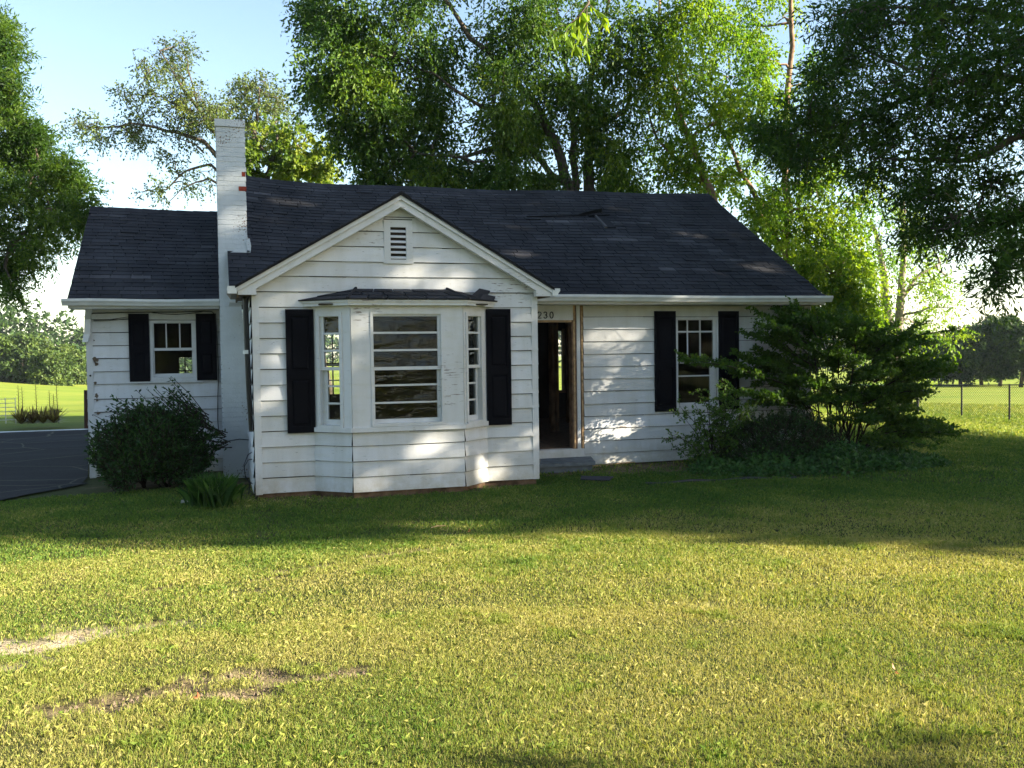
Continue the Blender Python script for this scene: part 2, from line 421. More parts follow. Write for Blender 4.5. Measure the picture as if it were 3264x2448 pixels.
gx = axis(-9.0, 9.0, 0.085, -900, 900, 60); gy = axis(-13.0, 2.5, 0.085, -900, 900, 60)
GX, GY = np.meshgrid(gx, gy); gxf, gyf = GX.ravel(), GY.ravel()
nx, ny = len(gx), len(gy)
sand_a = ell(gxf, gyf, SANDY); soil_a = np.maximum(ell(gxf, gyf, SOILY, 0.6, 14), ell(gxf, gyf, BEDS, 0.35, 17))
far_a = smooth((np.hypot(gxf - CAM[0], gyf - CAM[1]) - 22) / 14)
gi = np.arange(nx * ny).reshape(ny, nx)
quads = np.stack([gi[:-1, :-1], gi[:-1, 1:], gi[1:, 1:], gi[1:, :-1]], -1).reshape(-1, 4)
gzv = gz(gxf, gyf) - 0.03 * np.clip(soil_a + sand_a, 0, 1) * (gyf < -4)
ground = np_mesh('ground', np.stack([gxf, gyf, gzv], 1), np.full(len(quads), 4), quads.ravel(), M['ground'],
                 attr={'soil': soil_a, 'sand': sand_a, 'far': far_a}, smooth_on=True)
tag(ground, kind='structure')

# asphalt sheet following the ground
ay = np.arange(-14, 12.01, 0.12); au = np.linspace(0, 1, 90) ** 2
xr = -6.17 + (ay - 0.88) * 0.643 + 0.10 * (vnoise(ay, ay * 0, 0.6, 21) - 0.5) + 0.05 * (vnoise(ay, ay * 0, 0.13, 22) - 0.5)
xr = np.where(ay > 0.9, np.minimum(xr, -6.24 - 0.115 * np.clip(ay - 1.6, 0, 20)), xr)
AX = xr[:, None] - au[None, :] * 34; AY = np.repeat(ay[:, None], len(au), 1)
ai = np.arange(AX.size).reshape(AX.shape)
aq = np.stack([ai[:-1, 1:], ai[:-1, :-1], ai[1:, :-1], ai[1:, 1:]], -1).reshape(-1, 4)
drive = np_mesh('driveway', np.stack([AX.ravel(), AY.ravel(), gz(AX.ravel(), AY.ravel()) + 0.022], 1), np.full(len(aq), 4), aq.ravel(), M['asphalt'], smooth_on=True)
tag(drive, kind='structure')
e = MB()
for k in range(16):                                   # pale concrete edge along the far side of the asphalt
    x0, x1 = -12 + k * 0.3, -12 + (k + 1) * 0.3 - 0.01
    z0, z1 = float(gz(x0, 12.0)), float(gz(x1, 12.0))
    e.hexa([(x0, 11.98, z0 - .1), (x1, 11.98, z1 - .1), (x1, 12.12, z1 - .1), (x0, 12.12, z0 - .1), (x0, 11.98, z0 + .02), (x1, 11.98, z1 + .02), (x1, 12.12, z1 + .03), (x0, 12.12, z0 + .03)])
tag(e.build('kerb', M['pipe']), kind='structure')

# grass: real blades, as dense as the eye can use at each distance
def blade_field(n, xs, ys, hgt, wid, keep):
    x = rng.uniform(*xs, n); y = rng.uniform(*ys, n)
    d = np.hypot(x - CAM[0], y - CAM[1])
    rel = np.stack([x - CAM[0], y - CAM[1]], 1)
    fwd = rel @ FW[:2] / np.linalg.norm(FW[:2]); lat = rel @ RT[:2]
    inner = (np.abs(lat) < fwd * 0.60 + 0.8)
    ok = (fwd > 1.8) & (np.abs(lat) < fwd * 0.85 + 3.2) & keep(x, y, d) & (inner | (rng.random(n) < .25))
    ok &= ~((x > -3.86) & (x < 0.0) & (y > -1.6)) & ~((x > -2.68) & (x < -1.14) & (y > -2.0)) & ~((x > -6.25) & (x < 5.6) & (y > 0)) & ~((x > -6.25) & (x < -3.8) & (y > 1.6))
    bare = np.maximum(np.maximum(ell(x, y, SANDY), ell(x, y, SOILY, 0.6, 14)), ell(x, y, BEDS, 0.35, 17) * 0.8)
    ok &= (rng.random(n) > bare * 0.93) & (drive_side(x, y) < 0.02 + 0.28 * rng.random(n) ** 3)
    thin = vnoise(x, y, 0.35, 31) * 0.6 + vnoise(x, y, 0.11, 32) * 0.4
    ok &= rng.random(n) < 0.45 + 1.1 * thin
    x, y, d, inner = x[ok], y[ok], d[ok], inner[ok]; k = len(x)
    big = vnoise(x, y, 1.7, 41) * 0.55 + vnoise(x, y, 0.5, 42) * 0.45
    shade_tint = smooth((y + 6.2) / 2.0) * 0.24  # shade painted into the blades: darker green towards the house
    tint = np.clip(0.30 + 0.46 * big + rng.normal(0, 0.12, k) - shade_tint, 0.02, 0.80)
    tint = np.where(d > 24, 0.42 + 0.2 * (vnoise(x, y, 6, 47) - .5) + rng.normal(0, .09, k), tint)
    dry = (d < 24) & (rng.random(k) < 0.22 + 0.30 * smooth((big - 0.45) / 0.3) - shade_tint * .9)
    tint = np.where(dry, rng.uniform(0.62, 0.86, k), tint)
    h = hgt * rng.uniform(0.45, 1.2, k) * np.where(dry, .85, 1) * (0.75 + 0.6 * vnoise(x, y, 0.4, 45)); w = wid * rng.uniform(0.6, 1.2, k) * np.where(dry, .7, 1) * np.clip(d / 7.0, 0.75, 5)
    weed = (rng.random(k) < 0.75) & (vnoise(x, y, 0.23, 51) + .25 * (vnoise(x, y, .06, 53) - .5) > 0.80) & (vnoise(x, y, 1.1, 52) > 0.45) & (d < 14)      # scattered greener, taller tufts
    tint = np.where(weed, np.clip(tint * .75, .08, .5), tint); h = np.where(weed, h * 1.3, h); w = np.where(weed, w * 1.15, w)
    w = np.where(inner, w, w * 2.2)
    a = rng.uniform(0, 2 * np.pi, k); lean = rng.uniform(0.15, 1.25, k) * np.where(dry, 1.25, 1)
    la = rng.uniform(0, 2 * np.pi, k)
    z = gz(x, y) - 0.006
    P = np.stack([x, y, z], 1)
    side = np.stack([np.cos(a), np.sin(a), np.zeros(k)], 1) * (w / 2)[:, None]
    ld = np.stack([np.cos(la), np.sin(la), np.zeros(k)], 1)
    up = np.array([0, 0, 1.0])
    mid = P + (ld * (lean * 0.30)[:, None] + up) * (h * 0.55)[:, None]
    tip = P + (ld * (lean * 0.9)[:, None] + up * (1 - 0.25 * lean)[:, None]) * h[:, None]
    V = np.stack([P - side, P + side, mid + side * 0.75, tip, mid - side * 0.75], 1).reshape(-1, 3)
    L = (np.arange(k)[:, None] * 5 + np.array([0, 1, 2, 3, 4])).ravel()
    return V, L, tint

parts = [blade_field(1400000, (-11, 3.5), (-12.6, -6.6), 0.032, 0.0040, lambda x, y, d: d < 6.5),
         blade_field(1500000, (-13, 8), (-12, -2.5), 0.036, 0.0048, lambda x, y, d: (d >= 6.2) & (d < 9.5)),
         blade_field(900000, (-14, 12), (-10, 1.0), 0.042, 0.0060, lambda x, y, d: (d >= 9.2) & (d < 14.0)),
         blade_field(520000, (-3, 24), (-10, 9), 0.055, 0.0080, lambda x, y, d: (d >= 13.6) & (d < 24)),
         blade_field(420000, (3, 50), (-2, 42), 0.10, 0.008, lambda x, y, d: (d >= 22) & (d < 52)),
         blade_field(330000, (-32, -5), (10.5, 55), 0.11, 0.008, lambda x, y, d: (d >= 24) & (d < 66))]
V = np.concatenate([p[0] for p in parts]); print('blades', len(V) // 5); off = np.cumsum([0] + [len(p[0]) for p in parts[:-1]])
L = np.concatenate([p[1] + o for p, o in zip(parts, off)]); T = np.concatenate([p[2] for p in parts])
lawn = np_mesh('lawn_grass', V, np.full(len(T), 5), L, M['grass'], attr={'tint': T})
tag(lawn, 'short dry mown lawn grass in front of the white house', 'grass', kind='stuff')

# ------------------------------------------------------------------ vegetation builder
def norm(v): return v / (np.linalg.norm(v, axis=-1, keepdims=True) + 1e-9)

def leaves_from_twigs(P, D, Ln, nleaf, ll, lw, droop, tw_t, fold=0.25, hang=0.35, flat=0.6):
    T = len(P); k = nleaf
    t = (np.arange(k)[None, :] + rng.uniform(0.1, 0.9, (T, k))) / k * 0.92 + 0.08
    pos = P[:, None, :] + D[:, None, :] * (Ln[:, None] * t)[..., None]
    pos[..., 2] -= droop * (Ln[:, None] * t * t)
    pos = pos.reshape(-1, 3)
    Dr = np.repeat(D, k, 0)
    rnd = norm(rng.normal(size=(T * k, 3)))
    ld = norm(Dr * 0.6 + rnd * 0.85 + np.array([0, 0, -hang]))
    nn = norm(rng.normal(size=(T * k, 3)) * (1 - flat) + np.array([0, 0, flat]))
    sd = norm(np.cross(ld, nn)); nn = np.cross(sd, ld)
    s = rng.uniform(0.65, 1.25, (T * k, 1))
    l = ll * s; w = lw * s
    V = np.stack([pos, pos + ld * l * 0.45 + sd * w * 0.5 - nn * w * fold, pos + ld * l, pos + ld * l * 0.45 - sd * w * 0.5 - nn * w * fold], 1).reshape(-1, 3)
    tint = np.clip(np.repeat(tw_t, k) + rng.normal(0, 0.13, T * k), 0, 1)
    return V, tint

def clump_twigs(c, r, ntw, L, out=0.8, up=0.0, squash=0.75):
    """twigs of one leaf clump: round centre c, radius r"""
    u = norm(rng.normal(size=(ntw, 3)))
    rr = r * rng.uniform(0.0, 0.9, (ntw, 1)) ** 0.6
    P = c + u * rr * np.array([1, 1, squash])
    D = norm(u * out + rng.normal(size=(ntw, 3)) * 0.5 + np.array([0, 0, up]))
    return P, D, L * rng.uniform(0.6, 1.3, ntw)

class Crown:
    def __init__(s, gaps=()): s.V = []; s.T = []; s.gaps = gaps
    def add(s, V, T): s.V.append(V); s.T.append(T)
    def build(s, name, m, parent):
        V = np.concatenate(s.V); T = np.concatenate(s.T)
        if s.gaps:                                       # openings cut along the sun's rays to put sun patches on the house
            c = V.reshape(-1, 4, 3).mean(1); keep = np.ones(len(c), bool)
            for p, r in s.gaps:
                d = c - np.array(p); along = d @ SD; q = np.linalg.norm(d - along[:, None] * SD, axis=1)
                keep &= ~((along > 0) & (q < r * (0.75 + 0.5 * rng.random(len(c)))))
            V = V.reshape(-1, 4, 3)[keep].reshape(-1, 3); T = T[keep]
        return np_mesh(name, V, np.full(len(T), 4), np.arange(len(V)), m, parent, attr={'tint': T})

def wob(a, b, n, amp, sag=0.0):
    """a gently crooked path from a to b"""
    a = np.array(a, float); b = np.array(b, float); L = np.linalg.norm(b - a)
    t = np.linspace(0, 1, n + 1)
    p = a + (b - a) * t[:, None]
    p[1:-1] += rng.normal(0, amp * L, (n - 1, 3))
    p[:, 2] += sag * L * 4 * t * (1 - t)
    return list(p)

def lobe_tree(name, label, cat, base, trunk_paths, lobes, leafmat, barkmat, leaf=(0.08, 0.04), clumps=10, twigs=26, nleaf=7, twigL=0.5,
              droop=0.25, hang=0.35, flat=0.6, clump_r=0.42, group=None, bright=0.0, limb_r=0.05, from_nodes=None, twigwood=0, rag=0.12, gaps=()):
    """trunk_paths: list of (points, r0, r1); lobes: list of (centre, (rx,ry,rz), density, tint)"""
    root = tag(empty(name, tuple(base)), label, cat, group)
    wood = MB(); cr = Crown(gaps)
    nodes = []
    for pts, r0, r1 in trunk_paths:
        pts = [np.array(p, float) for p in pts]
        fine = []
        for a, b in zip(pts[:-1], pts[1:]):
            seg = wob(a, b, 3, 0.025); fine += seg[:-1]
        fine.append(pts[-1])
        rad = np.linspace(r0, r1, len(fine)); wood.tube(fine, rad, 8)
        nodes += fine[1:]
    nodes = np.array(nodes)
    for c, r, dens, lt in lobes:
        c = np.array(c, float); r = np.array(r, float)
        d = np.linalg.norm(nodes - c, axis=1) + 0.9 * np.clip(nodes[:, 2] - c[2], 0, None)
        nb = nodes[int(np.argmin(d))]
        wood.tube(wob(nb, c, 4, 0.05, 0.06), np.linspace(limb_r, limb_r * 0.35, 5), 5)
        K = max(2, int(clumps * dens))
        u = norm(rng.normal(size=(K, 3))); rr = rng.uniform(0.35, 1.0, (K, 1)) ** 0.55
        cc = c + u * rr * r + rng.normal(0, rag, (K, 3)) * r
        for q in range(K):
            if q % 2 == 0 or twigwood:
                wood.tube(wob(c, cc[q], 3, 0.08), np.linspace(limb_r * 0.32, 0.006, 4), 4, cap=False)
            cr_r = clump_r * float(np.mean(r)) * rng.uniform(0.7, 1.3)
            P, D, Lw = clump_twigs(cc[q], cr_r, max(3, int(twigs * rng.uniform(0.6, 1.3))), twigL)
            tw = np.clip(lt + bright + rng.normal(0, 0.2) + rng.normal(0, 0.1, len(P)), 0, 1)
            if twigwood:
                for w_ in range(0, len(P), max(1, int(1 / twigwood))):
                    wood.tube([cc[q], P[w_], P[w_] + D[w_] * Lw[w_] * 0.9 - np.array([0, 0, droop * Lw[w_] * 0.8])], [0.010, 0.007, 0.003], 3, cap=False)
            cr.add(*leaves_from_twigs(P, D, Lw, nleaf, leaf[0], leaf[1], droop, tw, hang=hang, flat=flat))
    w = wood.build('trunk', barkmat, root, True, attr=False)
    k = cr.build('crown', leafmat, root)
    inv = Matrix.Translation(Vector(base)).inverted()
    for o in (w, k): o.matrix_parent_inverse = inv
    return root

def plobes(lst, depth, jit, seed, squash_y=1.0, t=0.45):
    """lobes given where they stand: (px,py,rx_px,ry_px[,depth[,density[,tint]]])"""
    r_ = np.random.default_rng(seed); out = []
    for l in lst:
        d = l[4] if len(l) > 4 and l[4] else depth
        d = d + r_.uniform(-jit, jit)
        k = DS * d / F_PX
        rx, rz = l[2] * k, l[3] * k
        out.append((at(l[0], l[1], d), (rx, max(rx, rz) * squash_y, rz), l[5] if len(l) > 5 else 1.0, l[6] if len(l) > 6 else t))
    return out
# ------------------------------------------------------------------ the house
rng = np.random.default_rng(5)
H = tag(empty('house', (-0.4, 1.6, -0.3)), 'weathered white clapboard cottage with black shutters, bay window and dark shingle roof', 'house')
HINV = Matrix.Translation(Vector((-0.4, 1.6, -0.3))).inverted()
def hp(mb, name, mats, parent=None, label=None, sm=False):
    o = mb.build(name, mats, parent or H, sm)
    if parent is None: o.matrix_parent_inverse = HINV
    if label: o['label'] = label
    return o
def frame(A, U, Nn):
    A = np.array([*A, 0.0]); U = np.array([*U, 0.0]) / np.linalg.norm(U); Nn = np.array([*Nn, 0.0]) / np.linalg.norm(Nn)
    return lambda u, o, z: A + U * u + Nn * o + np.array([0, 0, z])
FM = frame((0, 0), (1, 0), (0, -1)); GY_ = -1.596; FG = frame((0, GY_), (1, 0), (0, -1)); WY = 1.671; FWG = frame((0, WY), (1, 0), (0, -1))
BAY = [(-3.09, GY_), (-2.65, -1.98), (-1.17, -1.98), (-0.75, GY_)]
def fr_seg(a, b):
    a = np.array(a); b = np.array(b); d = b - a; return frame(a, d, (d[1], -d[0])), float(np.linalg.norm(d))
FBL, LBL = fr_seg(BAY[0], BAY[1]); FBC, LBC = fr_seg(BAY[1], BAY[2]); FBR, LBR = fr_seg(BAY[2], BAY[3])
EXPO = 0.2005

def clap(mb, fr, u0, u1, rows, holes=(), clip=None, out=0.028, jit=0.004):
    """lapped boards: rows = list of board bottom heights plus the top; holes (u0,u1,z0,z1); clip(z)->(ul,ur)"""
    for za, zb in zip(rows[:-1], rows[1:]):
        o0 = out + rng.uniform(-jit, jit); tn = float(np.clip(rng.normal(.5, .25), 0, 1)); dz = rng.uniform(-.003, .003)
        cuts = sorted({za, zb, *[z for h in holes for z in (h[2], h[3]) if za < z < zb], *([2.432] if clip and za < 2.432 < zb else [])})
        for a, b in zip(cuts[:-1], cuts[1:]):
            iv = [(u0, u1)]
            for h in holes:
                if h[2] < b - 1e-6 and h[3] > a + 1e-6:
                    iv = [q for s, e_ in iv for q in ((s, min(e_, h[0])), (max(s, h[1]), e_)) if q[1] - q[0] > 1e-4]
            oa = o0 + (0.003 - o0) * (a - za) / (zb - za); ob = o0 + (0.003 - o0) * (b - za) / (zb - za)
            for s, e_ in iv:
                sl, el, sh, eh = s, e_, s, e_
                if clip:
                    cl, ch = clip(a), clip(b)
                    sl, el, sh, eh = max(s, cl[0]), min(e_, cl[1]), max(s, ch[0]), min(e_, ch[1])
                    if el - sl < 0.01: continue
                    if eh < sh: sh = eh = (sh + eh) / 2
                nseg = max(1, int((el - sl) / .5))
                for k in range(nseg):
                    t0, t1 = k / nseg, (k + 1) / nseg
                    w0 = .0025 * math.sin(3.1 * (sl + (el - sl) * t0) + za * 9) ; w1 = .0025 * math.sin(3.1 * (sl + (el - sl) * t1) + za * 9)
                    A0 = sl + (el - sl) * t0; A1 = sl + (el - sl) * t1; B0 = sh + (eh - sh) * t0; B1 = sh + (eh - sh) * t1
                    za0 = a + (dz + w0 if a == za else 0); za1 = a + (dz + w1 if a == za else 0)
                    zt = b + (0.006 if b == zb else 0)
                    mb.face([fr(A0, oa, za0), fr(A1, oa, za1), fr(B1, ob, zt), fr(B0, ob, zt)], 0, tn)
                    if b == zb and B1 - B0 > .02:         # dark strip painting the gap and shadow line under the board above
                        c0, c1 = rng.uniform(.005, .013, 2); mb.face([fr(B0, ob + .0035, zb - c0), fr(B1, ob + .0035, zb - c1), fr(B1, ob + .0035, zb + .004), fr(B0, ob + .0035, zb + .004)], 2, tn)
                    if a == za: mb.face([fr(A0, 0, za0), fr(A1, 0, za1), fr(A1, oa, za1), fr(A0, oa, za0)], 0, tn)

rows_m = [-0.27] + [-0.0893 + EXPO * k for k in range(0, 12)] + [2.30]
rows_g = [-0.218] + [-0.0193 + EXPO * k for k in range(0, 19)]
# walls: boards
w = MB()
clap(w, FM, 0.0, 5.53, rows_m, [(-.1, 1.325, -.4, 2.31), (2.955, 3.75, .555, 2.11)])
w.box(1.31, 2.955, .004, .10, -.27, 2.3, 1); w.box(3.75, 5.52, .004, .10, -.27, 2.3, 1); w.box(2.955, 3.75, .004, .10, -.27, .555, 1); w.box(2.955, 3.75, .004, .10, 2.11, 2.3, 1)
hp(w, 'siding_wall', [M['paint'], M['dark'], M['lap_shadow']], label='white lapped board wall right of the doorway')
w = MB()
bayh = (-3.09, -0.75, -.25, 2.25)
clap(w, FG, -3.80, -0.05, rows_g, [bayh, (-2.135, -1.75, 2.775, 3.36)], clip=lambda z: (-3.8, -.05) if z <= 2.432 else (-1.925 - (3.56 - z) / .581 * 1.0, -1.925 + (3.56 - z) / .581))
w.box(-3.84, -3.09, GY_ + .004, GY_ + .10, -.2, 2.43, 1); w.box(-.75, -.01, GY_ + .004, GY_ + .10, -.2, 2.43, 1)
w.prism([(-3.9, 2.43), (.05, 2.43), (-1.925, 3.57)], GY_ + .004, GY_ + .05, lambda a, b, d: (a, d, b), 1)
hp(w, 'gable_wall', [M['rake'], M['dark'], M['lap_shadow']], label='peeling white board gable around the bay window')
w = MB()
rows_w = [-0.28, -.08, .12, .32, .52, .722, .9214, 1.1545, 1.35, 1.5516, 1.752, 1.9525, 2.153, 2.31]
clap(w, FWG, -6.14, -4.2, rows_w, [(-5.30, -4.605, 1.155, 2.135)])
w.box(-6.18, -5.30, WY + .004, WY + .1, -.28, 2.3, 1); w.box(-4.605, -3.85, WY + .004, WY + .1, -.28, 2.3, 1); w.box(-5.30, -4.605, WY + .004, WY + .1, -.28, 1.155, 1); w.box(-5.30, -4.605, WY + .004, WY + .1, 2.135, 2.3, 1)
hp(w, 'siding_wall', [M['paint'], M['dark'], M['lap_shadow']], label='white lapped board wall of the low left wing')
# bay skirt
w = MB()
rows_b = [-0.218] + [-0.0193 + EXPO * k for k in range(0, 3)] + [0.555]
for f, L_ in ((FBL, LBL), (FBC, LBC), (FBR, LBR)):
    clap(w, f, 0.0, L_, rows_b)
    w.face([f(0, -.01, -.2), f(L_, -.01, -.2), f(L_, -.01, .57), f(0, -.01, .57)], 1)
hp(w, 'bay_skirt', [M['rake'], M['dark'], M['lap_shadow']], label='cracked white boards below the bay window')
# side and back walls, floor, ceiling, partitions of the gutted inside
w = MB()
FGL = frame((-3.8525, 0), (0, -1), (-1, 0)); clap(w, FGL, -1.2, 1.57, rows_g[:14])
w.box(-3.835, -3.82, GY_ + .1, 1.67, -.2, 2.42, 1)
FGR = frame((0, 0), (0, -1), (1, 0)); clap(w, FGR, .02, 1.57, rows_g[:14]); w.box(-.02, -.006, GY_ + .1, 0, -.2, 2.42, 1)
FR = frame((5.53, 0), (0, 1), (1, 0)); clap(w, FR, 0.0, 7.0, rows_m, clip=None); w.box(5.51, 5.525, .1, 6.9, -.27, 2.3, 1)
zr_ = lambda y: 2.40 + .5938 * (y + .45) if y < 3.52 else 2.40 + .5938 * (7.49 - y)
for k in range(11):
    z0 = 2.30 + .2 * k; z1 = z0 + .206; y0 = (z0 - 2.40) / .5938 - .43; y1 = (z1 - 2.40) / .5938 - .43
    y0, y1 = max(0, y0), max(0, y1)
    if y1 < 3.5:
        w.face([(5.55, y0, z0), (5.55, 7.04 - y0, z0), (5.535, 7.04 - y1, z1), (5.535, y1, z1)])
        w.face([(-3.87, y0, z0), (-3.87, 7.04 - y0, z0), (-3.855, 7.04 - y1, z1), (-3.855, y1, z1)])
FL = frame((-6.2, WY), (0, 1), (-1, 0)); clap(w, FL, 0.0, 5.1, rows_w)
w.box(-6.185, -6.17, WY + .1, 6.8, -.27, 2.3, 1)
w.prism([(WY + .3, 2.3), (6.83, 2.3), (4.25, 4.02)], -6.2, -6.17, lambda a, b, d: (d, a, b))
hp(w, 'end_wall', [M['paint'], M['dark'], M['lap_shadow']])
w = MB()
def backwall(x0, x1, y, holes):
    xs = sorted({x0, x1, *[q for h in holes for q in h[:2]]})
    for a, b in zip(xs[:-1], xs[1:]):
        zs = [(-.27, 2.42)]
        for h in holes:
            if h[0] <= a + 1e-6 and h[1] >= b - 1e-6: zs = [q for s, e_ in zs for q in ((s, min(e_, h[2])), (max(s, h[3]), e_)) if q[1] - q[0] > 1e-4]
        for s, e_ in zs: w.box(a, b, y, y + .1, s, e_)
backwall(-3.84, 5.51, 6.93, [(-2.2, -1.15, .68, 2.02), (3.42, 3.535, .64, 2.05), (3.40, 3.70, -.085, -.02), (3.25, 3.262, .65, 2.0)])
backwall(-6.17, -3.84, 6.75, [(-5.07, -4.45, 1.2, 1.54)])
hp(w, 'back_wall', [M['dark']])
w = MB()
for x in (-1.87, -1.52): w.box(x - .015, x + .015, 6.95, 7.0, .68, 2.02)
for z, t in ((1.687, .012), (1.345, .035), (.99, .012)): w.box(-2.2, -1.15, 6.945, 6.99, z - t, z + t)
hp(w, 'rear_window_bars', [M['black']])
w = MB()
w.box(-4.962, -4.938, 6.77, 6.81, 1.2, 1.54); w.box(-4.7, -4.68, 6.77, 6.81, 1.2, 1.54); w.box(-5.07, -4.45, 6.772, 6.812, 1.25, 1.275)
hp(w, 'rear_window_bars', [M['black']])
w = MB()
w.box(-3.83, 5.5, .14, 6.93, -.16, -.004); w.box(-3.81, -.03, -1.55, .13, -.16, -.005); w.box(-2.6, -1.22, -1.93, -1.56, -.165, -.003); w.box(-6.17, -3.84, 1.78, 6.75, -.16, -.01); w.box(.3, 1.12, .005, .135, -.16, -.004)
hp(w, 'floor', [M['jamb']])
w = MB()
w.box(-3.83, 5.51, .1, 6.93, 2.315, 2.335); w.box(-3.82, -.02, -1.49, .1, 2.315, 2.335); w.box(-6.17, -3.84, 1.78, 6.75, 2.31, 2.33)
w.box(-3.03, -.80, -1.93, -1.49, 2.2, 2.215)
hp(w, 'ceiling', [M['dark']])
for x, y in [(1.50, 3.2), (1.93, 3.2), (2.02, 3.2), (2.42, 3.2), (2.78, 3.2), (1.16, 3.2), (.75, 3.2), (2.6, 5.2), (3.0, 5.2), (3.27, 5.2), (3.40, 5.2), (3.05, 4.2), (3.80, 5.2), (-4.2, 3.9)]:
    w = MB(); w.box(x, x + .05, y, y + .1, 0, 2.31); hp(w, 'bare_stud', [M['stud']])
w = MB(); w.box(3.52, 3.57, 6.85, 6.925, .6, 2.1); w.box(3.40, 3.57, 6.84, 6.92, .58, .64); hp(w, 'rear_window_frame', [M['stud']])

# corner boards, doorway boards, frieze
for (x0, x1, y0, y1, z0, z1) in [(-3.8525, -3.765, GY_ - .027, GY_ + .06, -.235, 2.335), (-.085, 0.004, GY_ - .027, GY_ + .06, -.225, 2.335), (5.44, 5.553, -.026, .08, -.27, 2.30), (-6.215, -6.125, WY - .026, WY + .08, -.30, 2.30)]:
    w = MB(); w.box(x0, x1, y0, y1, z0, z1); hp(w, 'corner_board', [M['trim']])
w = MB()
w.box(.004, 1.168, -.014, .05, 2.062, 2.30)
door = hp(w, 'doorway', [M['trim']], label='open doorway with bare wooden jambs and no door')
for nm, bx, mt in [('jamb', (1.128, 1.150, -.004, .14, 0, 2.04), 'jamb'), ('jamb', (1.150, 1.176, -.022, .10, 0.0, 2.30), 'rawwood'), ('jamb', (1.176, 1.205, -.004, .10, 0, 2.30), 'jamb'), ('jamb', (1.205, 1.262, -.024, .08, -.01, 2.30), 'trim'), ('jamb', (1.262, 1.282, -.006, .08, 0, 2.30), 'jamb'), ('jamb', (1.282, 1.312, -.026, .08, 0, 2.30), 'rawwood'),
                   ('header', (.30, 1.128, -.003, .14, 2.028, 2.060), 'rawwood'), ('threshold', (.30, 1.318, -.034, .14, -.135, -.003), 'rake')]:
    w = MB(); w.box(*bx); o = hp(w, nm, [M[mt]], door)
# house number, seven-segment style strokes drawn as bent rods
w = MB()
def stroke(pts, x0):
    w.tube([(x0 + a * .058, -.022, 2.092 + b * .098) for a, b in pts], .0085, 5)
stroke([(.02, .78), (.12, .95), (.5, 1.0), (.85, .92), (.95, .72), (.8, .5), (.35, .25), (.03, .02), (.97, .02)], .556)
arc = [(.03, .82), (.2, .97), (.5, 1.0), (.82, .93), (.92, .75), (.8, .58), (.45, .53)]
stroke(arc, .652); stroke([(.45, .53), (.82, .48), (.96, .28), (.82, .07), (.5, 0), (.18, .04), (.02, .2)], .652)
stroke([(.5 + .46 * math.sin(a), .5 + .5 * math.cos(a)) for a in np.linspace(0, 2 * math.pi, 17)], .755)
hp(w, 'house_number', [M['black']], label='black house number 230 over the doorway')

# ---- windows
def bars(fr, lst, out0, out1, mb):
    for u0, u1, z0, z1 in lst: mb.box(u0, u1, out0, out1, z0, z1, fr=lambda a, b, c: fr(a, b, c))
def window(fr, U0, U1, Z0, Z1, gu0, gu1, up, lo, vb=(), hb_up=(), hb_lo=(), vlo=(), casing=.045, sill=None, glass='glass', lo_u=None, label=None):
    """outer casing U,Z; glass columns gu; up=(z0,z1) and lo=(z0,z1) sashes"""
    f = MB(); o1 = .034
    bars(fr, [(U0, U0 + casing, Z0, Z1), (U1 - casing, U1, Z0, Z1)], -.09, o1, f)
    bars(fr, [(U0 + casing, U1 - casing, Z1 - casing, Z1)], -.09, o1 - .003, f)
    bars(fr, [(U0 - .0, U1 + .0, Z0 - .001, Z0 + .04)], -.09, o1 + .012, f)
    root = hp(f, 'window', [M['trim']], None, label)
    a0, a1 = U0 + casing, U1 - casing
    s = MB(); zt = Z1 - casing
    bars(fr, [(a0, gu0, up[0] - .042, zt), (gu1, a1, up[0] - .042, zt), (gu0, gu1, up[1], zt), (gu0, gu1, up[0] - .042, up[0])], -.035, .004, s)
    bars(fr, [(u - .009, u + .009, up[0], up[1]) for u in vb], -.028, -.001, s)
    for z in hb_up: bars(fr, [(gu0, gu1, z - .013, z + .013)], -.029, .002, s)
    us = hp(s, 'sash', [M['trim']], root)
    b0, b1 = lo_u or (gu0, gu1)
    s = MB()
    bars(fr, [(a0, b0, Z0 + .04, up[0] - .042), (b1, a1, Z0 + .04, up[0] - .042), (b0, b1, Z0 + .04, lo[0]), (b0, b1, lo[1], up[0] - .042)], -.075, -.040, s)
    for z in hb_lo: bars(fr, [(b0, b1, z - .012, z + .012)], -.070, -.044, s)
    for u in vlo: bars(fr, [(u - .01, u + .01, lo[0], lo[1])], -.069, -.045, s)
    hp(s, 'sash', [M['trim']], root)
    g = MB(); zs = [up[0], *sorted(hb_up), up[1]]
    for za, zb in zip(zs[:-1], zs[1:]):
        t = rng.uniform(-.004, .004, 4); lean = -.005 if glass == 'glass' else 0; g.face([fr(gu0, -.014 + t[0], za), fr(gu1, -.014 + t[1], za), fr(gu1, -.014 + lean + t[2], zb), fr(gu0, -.014 + lean + t[3], zb)])
    hp(g, 'pane', [M[glass]], root)
    g = MB(); zs = [lo[0], *sorted(hb_lo), lo[1]]
    for za, zb in zip(zs[:-1], zs[1:]):
        t = rng.uniform(-.005, .005, 4); g.face([fr(b0, -.058 + t[0], za), fr(b1, -.058 + t[1], za), fr(b1, -.058 + t[2], zb), fr(b0, -.058 + t[3], zb)])
    hp(g, 'pane', [M[glass]], root)
    if sill:
        s = MB(); bars(fr, [sill], -.05, .05, s); hp(s, 'sill', [M['trim']], root)
    return root
window(FM, 2.96, 3.745, .60, 2.105, 3.004, 3.662, (1.385, 2.056), (.678, 1.332), vb=(3.19, 3.425), hb_up=(1.863,), hb_lo=(1.125,), sill=(2.955, 3.75, .556, .599), glass='glass_calm', lo_u=(3.01, 3.625), casing=.034, label='tall window right of the doorway, partly behind the shrubs')
